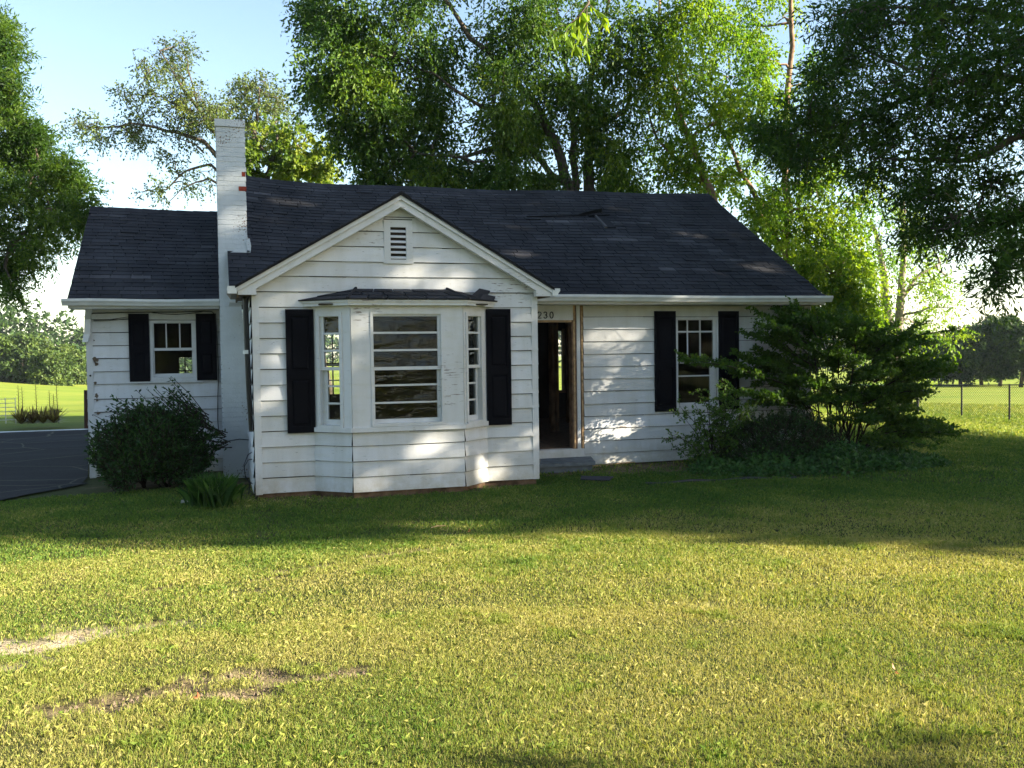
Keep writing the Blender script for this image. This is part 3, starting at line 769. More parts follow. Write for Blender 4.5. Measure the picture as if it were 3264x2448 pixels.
window(FWG, -5.295, -4.61, 1.20, 2.13, -5.235, -4.676, (1.70, 2.087), (1.295, 1.658), vb=(-5.054, -4.852), sill=(-5.6, -4.52, 1.152, 1.199), casing=.04, glass='glass_calm', label='small two sash window of the left wing')
window(FBC, .25, 1.213, .622, 2.112, .29, 1.138, (1.393, 2.048), (.713, 1.35), hb_up=(1.835, 1.608), hb_lo=(1.152, .924), lo_u=(.306, 1.134), casing=.036, label='wide middle window of the bay, glass wavy with reflections')
window(FBL, .075, .47, .605, 2.10, .171, .425, (1.40, 2.052), (.715, 1.356), hb_up=(1.833, 1.612), hb_lo=(1.150, .925), lo_u=(.19, .43), casing=.045, label='narrow left side window of the bay')
window(FBR, .035, .46, .605, 2.10, .13, .385, (1.40, 2.052), (.715, 1.356), hb_up=(1.833, 1.612), hb_lo=(1.150, .925), lo_u=(.14, .37), casing=.045, label='narrow right side window of the bay')
# flat posts, head and sill of the bay
w = MB()
bars(FBC, [(.003, .25, .617, 2.195), (1.213, LBC - .003, .617, 2.195)], -.04, .024, w)
bars(FBC, [(.25, 1.213, 2.112, 2.195)], -.04, .021, w)
bars(FBL, [(0.0, .075, .617, 2.195), (.47, LBL + .008, .617, 2.195)], -.04, .020, w); bars(FBL, [(.075, .47, 2.10, 2.195)], -.04, .018, w)
bars(FBR, [(-.008, .035, .617, 2.195), (.46, LBR, .617, 2.195)], -.04, .020, w); bars(FBR, [(.035, .46, 2.10, 2.195)], -.04, .018, w)
hp(w, 'bay_post', [M['rake']], label='flat white boards between the bay windows')
def offs(d):
    """bay outline pushed out by d"""
    c = d * math.tan(math.radians(20.5))
    return [(-3.09 - d * 1.45, GY_), (-2.65 - c, -1.98 - d), (-1.17 + c, -1.98 - d), (-.75 + d * 1.42, GY_)]
w = MB(); p = offs(.052) + [(-.75, GY_ + .03), (-3.09, GY_ + .03)]
w.prism(p, .556, .618, lambda a, b, d: (a, b, d)); hp(w, 'sill', [M['trim']], label='long white sill under the bay windows')
w = MB(); p = offs(.10); w.prism(p + [(-.75, GY_ + .03), (-3.09, GY_ + .03)], 2.188, 2.235, lambda a, b, d: (a, b, d))
p = offs(.118); w.prism(p + [(-.75, GY_ + .02), (-3.09, GY_ + .02)], 2.232, 2.256, lambda a, b, d: (a, b, d))
hp(w, 'bay_cornice', [M['rake']])
# bay roof with two courses of shingle tabs per face
w = MB(); p = offs(.135); top = [(-2.52, GY_ - .002, 2.43), (-1.29, GY_ - .002, 2.43)]
q = [(a, b, 2.262) for a, b in p]
for a, b, c, d in ((q[0], q[1], top[0], top[0]), (q[1], q[2], top[1], top[0]), (q[2], q[3], top[1], top[1])):
    a, b, c, d = map(np.array, (a, b, c, d)); nrm = np.cross(b - a, d - a); nrm = nrm / np.linalg.norm(nrm)
    for r in range(3):
        v0, v1 = r / 3, (r + 1) / 3 + .04
        l0, r0 = a + (d - a) * v0, b + (c - b) * v0; l1, r1 = a + (d - a) * min(v1, 1), b + (c - b) * min(v1, 1)
        nt_ = max(1, int(np.linalg.norm(r0 - l0) / .26)); of = .5 * (r % 2)
        us = sorted({0., 1., *[(k + of) / nt_ for k in range(nt_ + 1) if 0 < (k + of) / nt_ < 1]})
        for s, e_ in zip(us[:-1], us[1:]):
            e2 = e_ - (.012 if e_ < 1 else 0); lift = nrm * (.012 + rng.uniform(0, .006)); low = nrm * .003
            P = [l0 + (r0 - l0) * s, l0 + (r0 - l0) * e2, l1 + (r1 - l1) * e2, l1 + (r1 - l1) * s]
            w.hexa([P[0] - nrm * .004, P[1] - nrm * .004, P[2] - nrm * .004, P[3] - nrm * .004, P[0] + lift, P[1] + lift, P[2] + low, P[3] + low], 0, float(np.clip(rng.normal(.6, .18), 0, 1)))
for a in (q[1], q[2]):                                   # hip caps
    d = np.array(top[0] if a is q[1] else top[1])
    w.tube([np.array(a) + (0, 0, .012), d + (0, -.01, .006)], .022, 6)
br = hp(w, 'bay_roof', [M['shingle']], label='dark shingle hood over the bay window')
w = MB(); w.hexa([(-1.02, -1.86, 2.315), (-.80, -1.78, 2.285), (-.70, -1.70, 2.40), (-.86, -1.72, 2.43), (-1.02, -1.86, 2.322), (-.80, -1.78, 2.292), (-.70, -1.70, 2.407), (-.86, -1.72, 2.437)], 0, .75)
w.hexa([(-.90, -1.88, 2.278), (-.66, -1.74, 2.262), (-.62, -1.68, 2.325), (-.82, -1.78, 2.35), (-.90, -1.88, 2.285), (-.66, -1.74, 2.269), (-.62, -1.68, 2.332), (-.82, -1.78, 2.357)], 0, .9)
hp(w, 'loose_shingle', [M['shingle']], br, 'torn shingle curling up at the right end of the bay hood')

# ---- shutters: raised panels in a frame
def shutter(fr, u0, u1, z0, z1, label):
    w = MB(); st = .052; mid = z0 + (z1 - z0) * .47
    o = lambda a, b, c: fr(a, b, c)
    for bx in ((u0, u0 + st, z0, z1), (u1 - st, u1, z0, z1), ): w.box(bx[0], bx[1], .022, .056, bx[2], bx[3], fr=o)
    for a, b in ((z0, z0 + .085), (mid - .05, mid + .05), (z1 - .085, z1)): w.box(u0 + st, u1 - st, .022, .054, a, b, fr=o)
    for a, b in ((z0 + .085, mid - .05), (mid + .05, z1 - .085)):
        w.box(u0 + st, u1 - st, .022, .036, a, b, fr=o)
        c0, c1, e0, e1 = u0 + st + .02, u1 - st - .02, a + .025, b - .025
        P = [fr(c0, .036, e0), fr(c1, .036, e0), fr(c1, .036, e1), fr(c0, .036, e1)]; g = .018
        Q = [fr(c0 + g, .048, e0 + g), fr(c1 - g, .048, e0 + g), fr(c1 - g, .048, e1 - g), fr(c0 + g, .048, e1 - g)]
        w.face(Q); [w.face([P[k], P[(k + 1) % 4], Q[(k + 1) % 4], Q[k]]) for k in range(4)]
    return hp(w, 'shutter', [M['shutter']], None, label)
shutter(FM, 2.568, 2.947, .549, 2.204, 'black shutter left of the tall right window')
shutter(FM, 3.750, 4.126, .549, 2.204, 'black shutter right of the tall right window, half behind the shrub')
shutter(FG, -3.438, -3.083, .548, 2.155, 'black shutter left of the bay window')
shutter(FG, -.748, -.40, .558, 2.160, 'black shutter right of the bay window')
shutter(FWG, -5.60, -5.302, 1.179, 2.237, 'short black shutter left of the wing window')
shutter(FWG, -4.606, -4.300, 1.179, 2.237, 'short black shutter right of the wing window')

# ---- gable: rakes, returns, vent
w = MB(); xc = -1.925
def rake_poly(sgn, z_top_off, z_bot_off, x_end, cut):
    s = .5815
    zt = lambda x: 3.653 + z_top_off - s * abs(x - xc)
    return [(xc, 3.653 + z_top_off), (xc + sgn * x_end, 3.653 + z_top_off - s * x_end), (xc + sgn * x_end, cut if cut else 3.653 + z_bot_off - s * x_end), (xc, 3.653 + z_bot_off)]
for sg in (-1, 1):
    pl = [(xc, 3.60), (xc + sg * 2.098, 3.60 - .5815 * 2.098), (xc + sg * 2.098, 2.333), (xc + sg * 1.872, 2.333), (xc + sg * 1.872, 3.500 - .5815 * 1.872), (xc, 3.500)]
    w.prism(pl, -1.742, GY_ - .03, lambda a, b, d: (a, d, b))
    pl = [(xc, 3.653), (xc + sg * 2.105, 3.653 - .5815 * 2.105), (xc + sg * 2.105, 3.597 - .5815 * 2.105), (xc, 3.597)]
    w.prism(pl, -1.765, -1.70, lambda a, b, d: (a, d, b))
hp(w, 'rake_board', [M['rake']], label='double white rake boards of the front gable')
w = MB()
bars(FG, [(-2.135, -2.05, 2.79, 3.345), (-1.838, -1.75, 2.79, 3.345), (-2.05, -1.838, 3.25, 3.345), (-2.05, -1.838, 2.79, 2.82)], -.03, .026, w)
bars(FG, [(-2.145, -1.742, 2.765, 2.79)], -.03, .03, w)
for k in range(6):
    z = 2.83 + k * .07
    w.hexa([FG(-2.05, .018, z), FG(-1.838, .018, z), FG(-1.838, -.03, z + .05), FG(-2.05, -.03, z + .05), FG(-2.05, .018, z + .012), FG(-1.838, .018, z + .012), FG(-1.838, -.03, z + .062), FG(-2.05, -.03, z + .062)])
w.box(-2.05, -1.838, GY_ + .04, GY_ + .05, 2.8, 3.3, 1)
hp(w, 'gable_vent', [M['trim'], M['dark']], label='louvred white vent near the gable peak')

# ---- roofs
KR = .5938
def sag(x, v):
    t = (x + 3.8) / 9.3
    return -0.095 * max(0.0, math.sin(math.pi * min(1, max(0, t)) ** .55)) * v - .012 * math.sin(x * 1.9) * v
def shingle_roof(x0, x1, y0, y1, z0, kk, name, label, sagf=None, expo=.136, tabw=.30, special=()):
    w = MB(); rise = y1 - y0; L_ = rise * math.hypot(1, kk); n = int(round(L_ / expo)); nrm = np.array([0, -kk, 1]) / math.hypot(1, kk)
    def pt(x, v):
        y = y0 + rise * v
        return np.array([x, y, z0 + kk * (y - y0) + (sagf(x, v) if sagf else 0)])
    for r in range(n):
        v0, v1 = r / n, min(1, (r + 1.25) / n); x = x0 - ((r * .5 + .13 * (r % 5)) % 1) * tabw; rowt = rng.normal(0, .03)
        run = 0; rt = 0
        while x < x1:
            wd = tabw * rng.choice([1, 1, 1, .5, .8], p=[.5, .2, .1, .1, .1]); a, b = max(x, x0), min(x + wd - .013, x1); x += wd
            if b - a < .02: continue
            if run <= 0: run = rng.integers(1, 6); rt = rng.normal(0, .09) if rng.random() > .06 else rng.uniform(.25, .45)
            run -= 1
            tn = .44 + rowt + rt + rng.normal(0, .06)
            for sx, sv, sw, st in special:
                if abs(v0 - sv) < .5 / n and a >= sx and b <= sx + sw: tn = st
            lift = .009 + rng.uniform(0, .005) + (.012 if rng.random() < .02 else 0)
            P = [pt(a, v0), pt(b, v0), pt(b, v1), pt(a, v1)]
            d = rng.uniform(-.003, .003)
            P[0] = P[0] + (0, d, d * kk); P[1] = P[1] + (0, d, d * kk)
            w.hexa([P[0] - nrm * .01, P[1] - nrm * .01, P[2] - nrm * .01, P[3] - nrm * .01, P[0] + nrm * lift, P[1] + nrm * lift, P[2] + nrm * .001, P[3] + nrm * .001], 0, float(np.clip(tn, 0, 1)))
    K = 24                                              # deck below the shingles, and the far slope
    for k in range(K):
        a, b = x0 + (x1 - x0) * k / K, x0 + (x1 - x0) * (k + 1) / K
        for v0, v1 in ((0, .5), (.5, 1)):
            P = [pt(a, v0), pt(b, v0), pt(b, v1), pt(a, v1)]
            w.hexa([q - nrm * .045 for q in P] + [q - nrm * .011 for q in P], 0, .2)
        ra, rb = pt(a, 1), pt(b, 1); yb = y1 + rise
        w.hexa([ra + (0, .02, -.05), rb + (0, .02, -.05), (b, yb, z0 - .05), (a, yb, z0 - .05), ra + (0, 0, 0), rb + (0, 0, 0), (b, yb, z0), (a, yb, z0)], 0, .4)
    xs = np.arange(x0, x1, .29)                          # ridge caps
    for a in xs:
        b = min(a + .33, x1); ra, rb = pt(a, 1), pt(b, 1); t = float(np.clip(rng.normal(.45, .1), 0, 1))
        for s in (-1, 1):
            dn = np.array([0, s * .14, -.14 * kk])
            w.hexa([ra + dn, rb + dn, rb, ra, ra + dn + (0, 0, .014), rb + dn + (0, 0, .014), rb + (0, 0, .016), ra + (0, 0, .024)], 0, t)
    return hp(w, name, [M['shingle']], None, label), pt
sp = [(1.9, .64, 1.2, .9), (2.75, .64, .9, .92), (3.3, .47, .9, .92), (3.5, .44, 1.0, .85), (4.1, .39, .6, .9), (4.5, .43, .5, .05), (2.0, .47, .35, .02), (5.0, .50, .5, .05), (.1, .62, 1.0, .8), (-3.5, .94, 1.2, .75)]
nrow = round((3.515 + .45) * math.hypot(1, KR) / .136)
sp = [(a, round(v * nrow) / nrow, c, d) for a, v, c, d in sp]
main_roof, ptm = shingle_roof(-4.11, 5.55, -.45, 3.515, 2.423, KR, 'roof', 'dark shingle roof of the main house, sagging near the chimney', sag, special=sp)
wing_roof, ptw = shingle_roof(-6.40, -4.20, 1.221, 4.249, 2.4416, .5896, 'roof', 'lower dark shingle roof of the left wing', lambda x, v: -.012 * math.sin(x * 2.3) * v)
# front gable roof slabs
w = MB(); s = .5815
for sg in (-1, 1):
    xe = xc + sg * 2.13; ze = 3.678 - s * 2.13
    tp = [(xe, -1.785, ze), (xc, -1.785, 3.678), (xc, 1.66, 3.678), (xe, -.40, ze)]
    P = [np.array(q) for q in tp]
    lo = [q - (0, 0, .026) for q in P]; w.hexa(lo + P, 0, .4)
    n = 16
    for r in range(n):
        a, b = r / n, min(1, (r + 1.15) / n)
        f = lambda t, y: np.array([xe + (xc - xe) * t, y, ze + (3.678 - ze) * t])
        y0 = -1.80; y = y0
        while y < 1.66:
            yb = min(y + .3, 1.66); ymax = -.40 + 2.06 * a
            if y < ymax:
                ye = min(yb, ymax)
                w.hexa([f(a, y), f(a, ye - .008), f(b, ye - .008), f(b, y), f(a, y) + (0, 0, .013), f(a, ye - .008) + (0, 0, .013), f(b, ye - .008) + (0, 0, .003), f(b, y) + (0, 0, .003)], 0, float(np.clip(rng.normal(.42, .12), 0, 1)))
            y = yb
w.prism([(xc - .12, 3.63), (xc, 3.705), (xc + .12, 3.63), (xc, 3.68)], -1.80, 1.5, lambda a, b, d: (a, d, b), 0, .3)
hp(w, 'roof', [M['shingle']], None, 'steep little shingle roof of the front gable')
# patch of torn shingles and a short strip lying on the slope
w = MB(); nr = np.array([0, -KR, 1]) / math.hypot(1, KR)
def slope_patch(pts, h, t):
    P = [np.array([x, y, 2.423 + KR * (y + .45) + sag(x, (y + .45) / 3.965)]) for x, y in pts]
    w.hexa([q + nr * .012 for q in P] + [q + nr * hh for q, hh in zip(P, h)], 0, t)
slope_patch([(1.17, 2.33), (2.35, 2.40), (2.40, 2.45), (1.17, 2.38)], (.03, .03, .016, .016), .0)
slope_patch([(2.2, 2.38), (2.74, 2.58), (2.80, 2.68), (2.3, 2.50)], (.06, .09, .03, .02), .05)
slope_patch([(2.4, 2.36), (2.85, 2.44), (2.85, 2.48), (2.4, 2.42)], (.04, .035, .016, .016), .0)
slope_patch([(2.57, 1.90), (2.75, 1.92), (2.72, 2.38), (2.55, 2.36)], (.03, .03, .03, .03), .02)
slope_patch([(2.52, 1.90), (2.565, 1.90), (2.545, 2.37), (2.51, 2.37)], (.05, .05, .05, .05), 1.0)
hp(w, 'loose_shingle', [M['shingle']], main_roof, 'torn dark shingles and a slipped strip high on the right of the roof')

# ---- soffits, fascia, gutters, downspouts
w = MB()
w.box(.004, 5.548, -.445, .002, 2.297, 2.316); w.box(.004, 5.548, -.447, -.425, 2.30, 2.405)
hp(w, 'soffit', [M['trim']])
w = MB(); w.box(-6.395, -4.25, 1.225, 1.675, 2.297, 2.316); w.box(-6.397, -4.25, 1.223, 1.245, 2.30, 2.425); hp(w, 'soffit', [M['trim']])
w = MB(); w.box(-4.11, -3.86, -.445, .6, 2.30, 2.316); hp(w, 'soffit', [M['trim']])
w = MB()
w.box(-4.02, -3.855, -1.70, -.40, 2.325, 2.343); w.box(-4.03, -4.008, -1.70, -.4, 2.30, 2.42)
hp(w, 'soffit', [M['soffit']], label='bare brown soffit under the left eave of the gable')
w = MB(); w.box(.005, .17, -1.70, -.40, 2.325, 2.343); hp(w, 'soffit', [M['soffit']])
kprof = [(0, .1), (0, 0), (.07, 0), (.085, .03), (.112, .066), (.112, .1), (.103, .1), (.103, .07), (.078, .036), (.066, .008), (.008, .008), (.008, .1)]
def gutter(a, b, outdir, z, label, mats=None):
    w = MB(); a = np.array([*a, 0.]); b = np.array([*b, 0.]); o = np.array([*outdir, 0.])
    n = 6
    for k in range(n):
        p0, p1 = a + (b - a) * k / n, a + (b - a) * (k + 1) / n; dz0, dz1 = .006 * math.sin(k * 1.3), .006 * math.sin((k + 1) * 1.3)
        m_ = len(kprof)
        for q in range(m_):
            (c0, e0), (c1, e1) = kprof[q], kprof[(q + 1) % m_]
            f = lambda p, c, e_, dz: p + o * c + np.array([0, 0, z + e_ + dz])
            w.face([f(p0, c0, e0, dz0), f(p1, c0, e0, dz1), f(p1, c1, e1, dz1), f(p0, c1, e1, dz0)])
    for p in (a, b):
        dz = 0 if p is a else .006 * math.sin(n * 1.3)
        w.face([p + o * c + np.array([0, 0, z + e_ + dz]) for c, e_ in [(0, .1), (0, 0), (.07, 0), (.085, .03), (.112, .066), (.112, .1)]])
    return hp(w, 'gutter', [mats or M['gutter']], None, label)
gutter((.18, -.448), (5.625, -.448), (0, -1), 2.333, 'long white gutter along the right eave')
gutter((-6.47, 1.222), (-4.245, 1.222), (0, -1), 2.337, 'white gutter along the wing eave')
gutter((-4.031, -1.775), (-4.031, -.45), (-1, 0), 2.34, 'short stained gutter under the left end of the gable', M['gutter_under'])
gutter((.178, -1.775), (.178, -.56), (1, 0), 2.34, 'short white gutter at the right end of the gable')
w = MB()
w.box(-4.15, -4.034, -1.782, -1.776, 2.345, 2.44); hp(w, 'gutter_cap', [M['gutter']])
# broken white downspout at the wing corner
def rect_path(w, pts, a, b):
    for p, q in zip(pts[:-1], pts[1:]):
        p, q = np.array(p, float), np.array(q, float)
        w.hexa([p + (-a, -b, 0), p + (a, -b, 0), p + (a, b, 0), p + (-a, b, 0), q + (-a, -b, 0), q + (a, -b, 0), q + (a, b, 0), q + (-a, b, 0)])
w = MB(); rect_path(w, [(-6.215, 1.58, 1.80), (-6.185, 1.61, 1.955), (-6.175, 1.60, 2.15), (-6.115, 1.30, 2.345)], .042, .034)
for k in range(4): w.box(-6.232, -6.138, 1.562, 1.65, 1.93 + k * .022, 1.94 + k * .022)
hp(w, 'downspout', [M['gutter']], None, 'broken off white downspout elbow at the wing corner')
w = MB(); w.tube([(-3.925, -1.50, 2.33), (-3.925, -1.5, 2.2), (-3.91, -1.5, 1.2), (-3.89, -1.50, .58)], [.036, .036, .036, .03], 10); w.tube([(-3.93, -1.5, 1.585), (-3.93, -1.5, 1.635)], .042, 10, 1)
hp(w, 'downspout', [M['black'], M['gutter']], None, 'black downpipe with one white band beside the gable corner')

# ---- light fitting, cables, rust nails
w = MB(); w.tube([(-3.955, -1.35, 2.325), (-3.95, -1.36, 2.27), (-3.945, -1.36, 2.22)], [.012, .012, .02], 6); w.tube([(-3.945, -1.36, 2.225), (-3.945, -1.36, 2.165)], [.03, .026], 8)
lf_ = hp(w, 'light_fitting', [M['black']], None, 'bare lamp holder hanging under the left eave')
w = MB(); w.tube([(-3.945, -1.36, 2.165), (-3.945, -1.36, 2.125)], [.024, .028], 8)
w.tube([(-3.942 + .02 * math.cos(t), -1.36 + .02 * math.sin(t), 2.125 - .0038 * t) for t in np.linspace(0, 22, 60)], .007, 5)
hp(w, 'bulb', [M['bulb']], lf_, 'white spiral bulb', True)
w = MB()
w.tube([(-6.23, WY - .03, 2.19), (-6.1, WY - .04, 2.245), (-5.7, WY - .035, 2.255), (-5.3, WY - .035, 2.262), (-4.9, WY - .035, 2.262), (-4.5, WY - .035, 2.275), (-4.36, WY - .06, 2.27), (-4.31, WY - .06, 2.22), (-4.295, WY - .06, 2.0), (-4.28, WY - .05, 1.3), (-4.30, WY - .05, .9), (-4.31, WY - .05, .55), (-4.30, WY - .04, .36), (-4.25, WY - .05, .31), (-4.21, .70, .27), (-4.0, .69, .30), (-3.87, .6, .29)], .0075, 5)
hp(w, 'cable', [M['black']], None, 'thin black cable along the wing wall and down beside the chimney')
w = MB()
w.tube([(-5.25, WY - .035, 2.255), (-5.1, WY - .04, 2.235), (-4.9, WY - .035, 2.225), (-4.7, WY - .03, 2.24), (-4.5, WY - .035, 2.268)], .005, 4)
hp(w, 'cable', [M['black']]); w = MB()
w.tube([(-6.1, WY - .035, 2.14), (-5.85, WY - .035, 2.15), (-5.58, WY - .035, 2.19)], .005, 4); w.tube([(-6.1, WY - .035, 2.125), (-5.9, WY - .035, 2.13), (-5.58, WY - .035, 2.165)], .004, 4)
hp(w, 'cable', [M['black']]); w = MB()
w.tube([(-3.88, -1.2, .28), (-3.93, -1.22, .25), (-3.985, -1.25, .12), (-3.97, -1.25, -.02), (-3.92, -1.24, -.12), (-3.93, -1.2, -.28)], .007, 5)
w.tube([(-3.87, -1.2, .19), (-3.93, -1.22, .18), (-3.98, -1.25, .10), (-3.97, -1.25, -.05), (-3.88, -1.22, -.14)], .006, 5)
hp(w, 'cable', [M['black']], None, 'black cable loop low at the left side of the gable')
for z, x, s_ in [(1.53, -6.09, .05), (1.47, -6.08, .04), (1.17, -6.10, .025), (.97, -6.085, .045), (.71, -6.07, .035), (1.83, -6.10, .012), (.90, -6.08, .02)]:
    n = 9; w = MB(); w.prism([(x + s_ * rng.uniform(.35, 1.1) * math.cos(6.283 * k / n), z + s_ * rng.uniform(.4, 1.2) * math.sin(6.283 * k / n)) for k in range(n)], WY - .030, WY - .012, lambda a, b, d: (a, d, b), 0)
    hp(w, 'rotten_patch', [M['soffit']])
w = MB(); w.tube([(-6.165, WY - .027, 1.29), (-6.165, WY - .034, 1.29)], .035, 8); w.tube([(-6.165, WY - .034, 1.285), (-6.165, WY - .037, 1.285)], .016, 8, 1)
hp(w, 'outlet_plate', [M['trim'], M['black']])
# foundation seen below the boards
w = MB(); w.prism([(a, b) for a, b in offs(-.03)] + [(-.75, GY_ + .1), (-3.09, GY_ + .1)], -.5, -.2, lambda a, b, d: (a, b, d))
w.box(-3.82, -.03, GY_ + .02, 0, -.55, -.2); w.box(0, 5.5, .03, .3, -1.0, -.25); w.box(-6.17, -3.9, WY + .03, WY + .3, -.6, -.26); w.box(5.2, 5.5, .3, 6.9, -1.2, -.25); w.box(-6.17, -6.0, WY + .3, 6.8, -.8, -.26)
hp(w, 'foundation', [M['foundation']])
w = MB()
for a, b, z, t in [((1.45, -.05), (2.05, -.02), -.285, .016), ((1.42, -.10), (1.75, -.03), -.305, .012), ((1.6, -.045), (2.2, -.03), -.272, .014)]:
    w.hexa([(a[0], a[1] - t, z - .012), (b[0], b[1] - t, z), (b[0], b[1] + t, z), (a[0], a[1] + t, z - .012), (a[0], a[1] - t, z + .004), (b[0], b[1] - t, z + .018), (b[0], b[1] + t, z + .018), (a[0], a[1] + t, z + .004)])
hp(w, 'splintered_sill', [M['rawwood']], None, 'splintered raw wood showing under the right wall')

# ---- chimney of single bricks
w = MB(); cx0, cx1, cy0, cy1 = -4.237, -3.822, .735, 1.285
w.box(cx0 + .012, cx1 - .012, cy0 + .005, cy1 - .012, -.5, 5.02)
bh, bl = .0725, .208; r = 0; z = -.23
red = {(56, 1): 1, (65, 1): 1}
while z < 5.0:
    x = cx0 - (bl / 2 if r % 2 else 0); c = 0
    widen = .03 * float(smooth((3.35 - z) / .12))
    while x < cx1 - .01:
        a, b = max(x, cx0), min(x + bl - .008, cx1); jt = rng.uniform(-.0035, .002)
        if b - a > .02:
            m_ = 1 if ((z < 4.30 and z + bh > 4.30 and b > cx1 - .03) or (z < 4.06 and z + bh > 4.06 and b > cx1 - .03)) else 0
            if m_: a = max(a, cx1 - (.055 if z > 4.2 else .11))
            w.box(a, b + (rng.uniform(0, .012) if b >= cx1 - .001 else 0), cy0 + jt - (.003 if m_ else 0), cy0 + .06, z, z + bh - .006, m_)
            if m_ and a > x + .03: w.box(max(x, cx0), a - .002, cy0 + jt, cy0 + .06, z, z + bh - .006, 0)
        x += bl; c += 1
    y = cy0 + .005
    while y < cy1 - .02:
        yb = min(y + bl - .008, cy1)
        for X, s_ in ((cx0, -1), (cx1, 1)):
            jt = rng.uniform(0, .007); w.box(min(X, X - s_ * .05) + (-jt if s_ < 0 else 0), max(X, X - s_ * .05) + (jt if s_ > 0 else 0), max(y, cy0 + .061), yb, z, z + bh - .006, 0)
        y += bl
    z += bh; r += 1
# mortar fillet where the shingles meet the right edge
w.prism([(-3.83, 3.12), (-3.775, 3.13), (-3.765, 3.22), (-3.785, 3.33), (-3.83, 3.36)], .70, .9, lambda a, b, d: (a, d, b))
w.prism([(-4.07, 3.118), (-3.775, 3.118), (-3.79, 3.15), (-4.0, 3.145)], .70, .76, lambda a, b, d: (a, d, b))
ch = hp(w, 'chimney', [M['brick'], M['brickred']], None, 'white painted brick chimney with a few bare red bricks')
w = MB(); w.box(cx0 - .016, cx1 + .008, cy0 - .022, cy1 + .02, 5.0, 5.105); hp(w, 'chimney_cap', [M['brick']], ch)
# ------------------------------------------------------------------ trees
rng = np.random.default_rng(101)
def ppath(lst, depth):
    return [at(x, y, d if d else depth) for x, y, d in [(q + (None,))[:3] for q in lst]]

# big elm behind the roof
rng = np.random.default_rng(102)
b = gpt(4.75, 9.6)
lob = [(740, 40, 80, 55, 24), (690, 25, 40, 25, 24, .5), (745, 140, 70, 60, 24), (700, 185, 30, 22, 24, .5), (790, 235, 75, 60, 24), (730, 265, 30, 18, 24, .4), (850, 320, 75, 55, 24), (800, 300, 30, 25, 24, .4), (815, 385, 35, 16, 24, .5),
       (880, 60, 100, 70, 25), (900, 170, 100, 80, 25), (950, 270, 80, 60, 25, .8), (930, 370, 70, 40, 24.5, .8), (1020, 375, 70, 32, 25, .7), (1040, 80, 100, 80, 25.5), (1070, 200, 90, 70, 23.5, .8), (1110, 310, 60, 50, 25.5, .7), (1090, 390, 60, 25, 24, .7),
       (1180, 60, 90, 70, 25), (1200, 170, 80, 60, 25, .8), (1310, 330, 60, 55, 24.5, .9), (1330, 80, 90, 80, 26, .9, .55), (1360, 210, 80, 70, 26, .9, .55), (1330, 400, 55, 18, 26, .8), (1275, 250, 40, 40, 24, .6, .6), (1180, 395, 30, 14, 24, .5), (1150, 250, 60, 40, 26, .6),
       (880, -70, 140, 60, 25), (1090, -90, 150, 70, 25), (1300, -80, 140, 70, 26), (1150, -190, 200, 60, 25)]
stems = [([b, at(1228, 400, 25), at(1200, 310, 25), at(1150, 215, 24.7), at(1085, 150, 24.4), at(990, 40, 24), at(930, -40, 24)], .18, .035),
         ([b + (.25, .2, 0), at(1245, 400, 25.2), at(1241, 300, 25.3), at(1238, 200, 25.5), at(1215, 90, 25.5), at(1190, -40, 25.5)], .13, .03),
         ([b + (.5, .4, 0), at(1272, 390, 25.6), at(1274, 300, 25.6), at(1262, 240, 25.8), at(1290, 120, 26), at(1320, -20, 26)], .19, .04),
         ([at(1228, 400, 25), at(1140, 320, 24.6), at(1110, 270, 24.4), at(1040, 230, 24), at(940, 160, 24), at(850, 120, 24)], .09, .02),
         ([at(1110, 300, 24.5), at(1000, 340, 24), at(900, 330, 24)], .07, .02),
         ([at(1272, 290, 25.6), at(1350, 240, 26), at(1400, 170, 26)], .09, .03)]
lobe_tree('elm_tree', 'tall dark elm with several grey stems standing behind the middle of the roof', 'tree', b, stems, plobes(lob, 25, 1.2, 1, .9, .42),
          M['leaf_elm'], M['bark'], (0.125, 0.06), clumps=14, twigs=38, nleaf=9, twigL=0.72, droop=0.55, hang=0.65, flat=.4, clump_r=.27, limb_r=.045)

# bright yellow-green tree behind the right end of the roof
rng = np.random.default_rng(103)
b = gpt(11.4, 9.6)
lob = [(1420, 50, 80, 70, 26), (1530, 40, 80, 60, 26), (1600, 70, 60, 60, 27, .7), (1470, 160, 85, 65, 26), (1570, 165, 80, 65, 26), (1440, 280, 70, 70, 26, .8), (1540, 270, 80, 70, 26), (1630, 250, 55, 50, 27, .8), (1480, 375, 60, 35, 26, .8), (1580, 380, 75, 50, 26, .9),
       (1690, 40, 40, 60, 28, .35), (1665, 130, 30, 50, 28, .3), (1730, 180, 40, 60, 28, .35), (1680, 430, 75, 50, 26.5), (1760, 400, 60, 60, 27, .8), (1650, 480, 55, 45, 26), (1740, 500, 85, 55, 26, 1, .6), (1815, 520, 60, 55, 26, 1, .6), (1730, 570, 70, 40, 26, 1, .6),
       (1800, 590, 75, 50, 26, 1, .6), (1830, 650, 50, 35, 25.5, .9, .6), (1770, 640, 55, 30, 25.5, 1, .6), (1760, 320, 55, 45, 27, .7), (1870, 600, 40, 45, 26, .7, .6), (1850, 440, 50, 60, 27.5, .5), (1870, 690, 35, 30, 26, .5, .6),
       (1480, -70, 130, 60, 26), (1620, -70, 90, 60, 27, .6)]
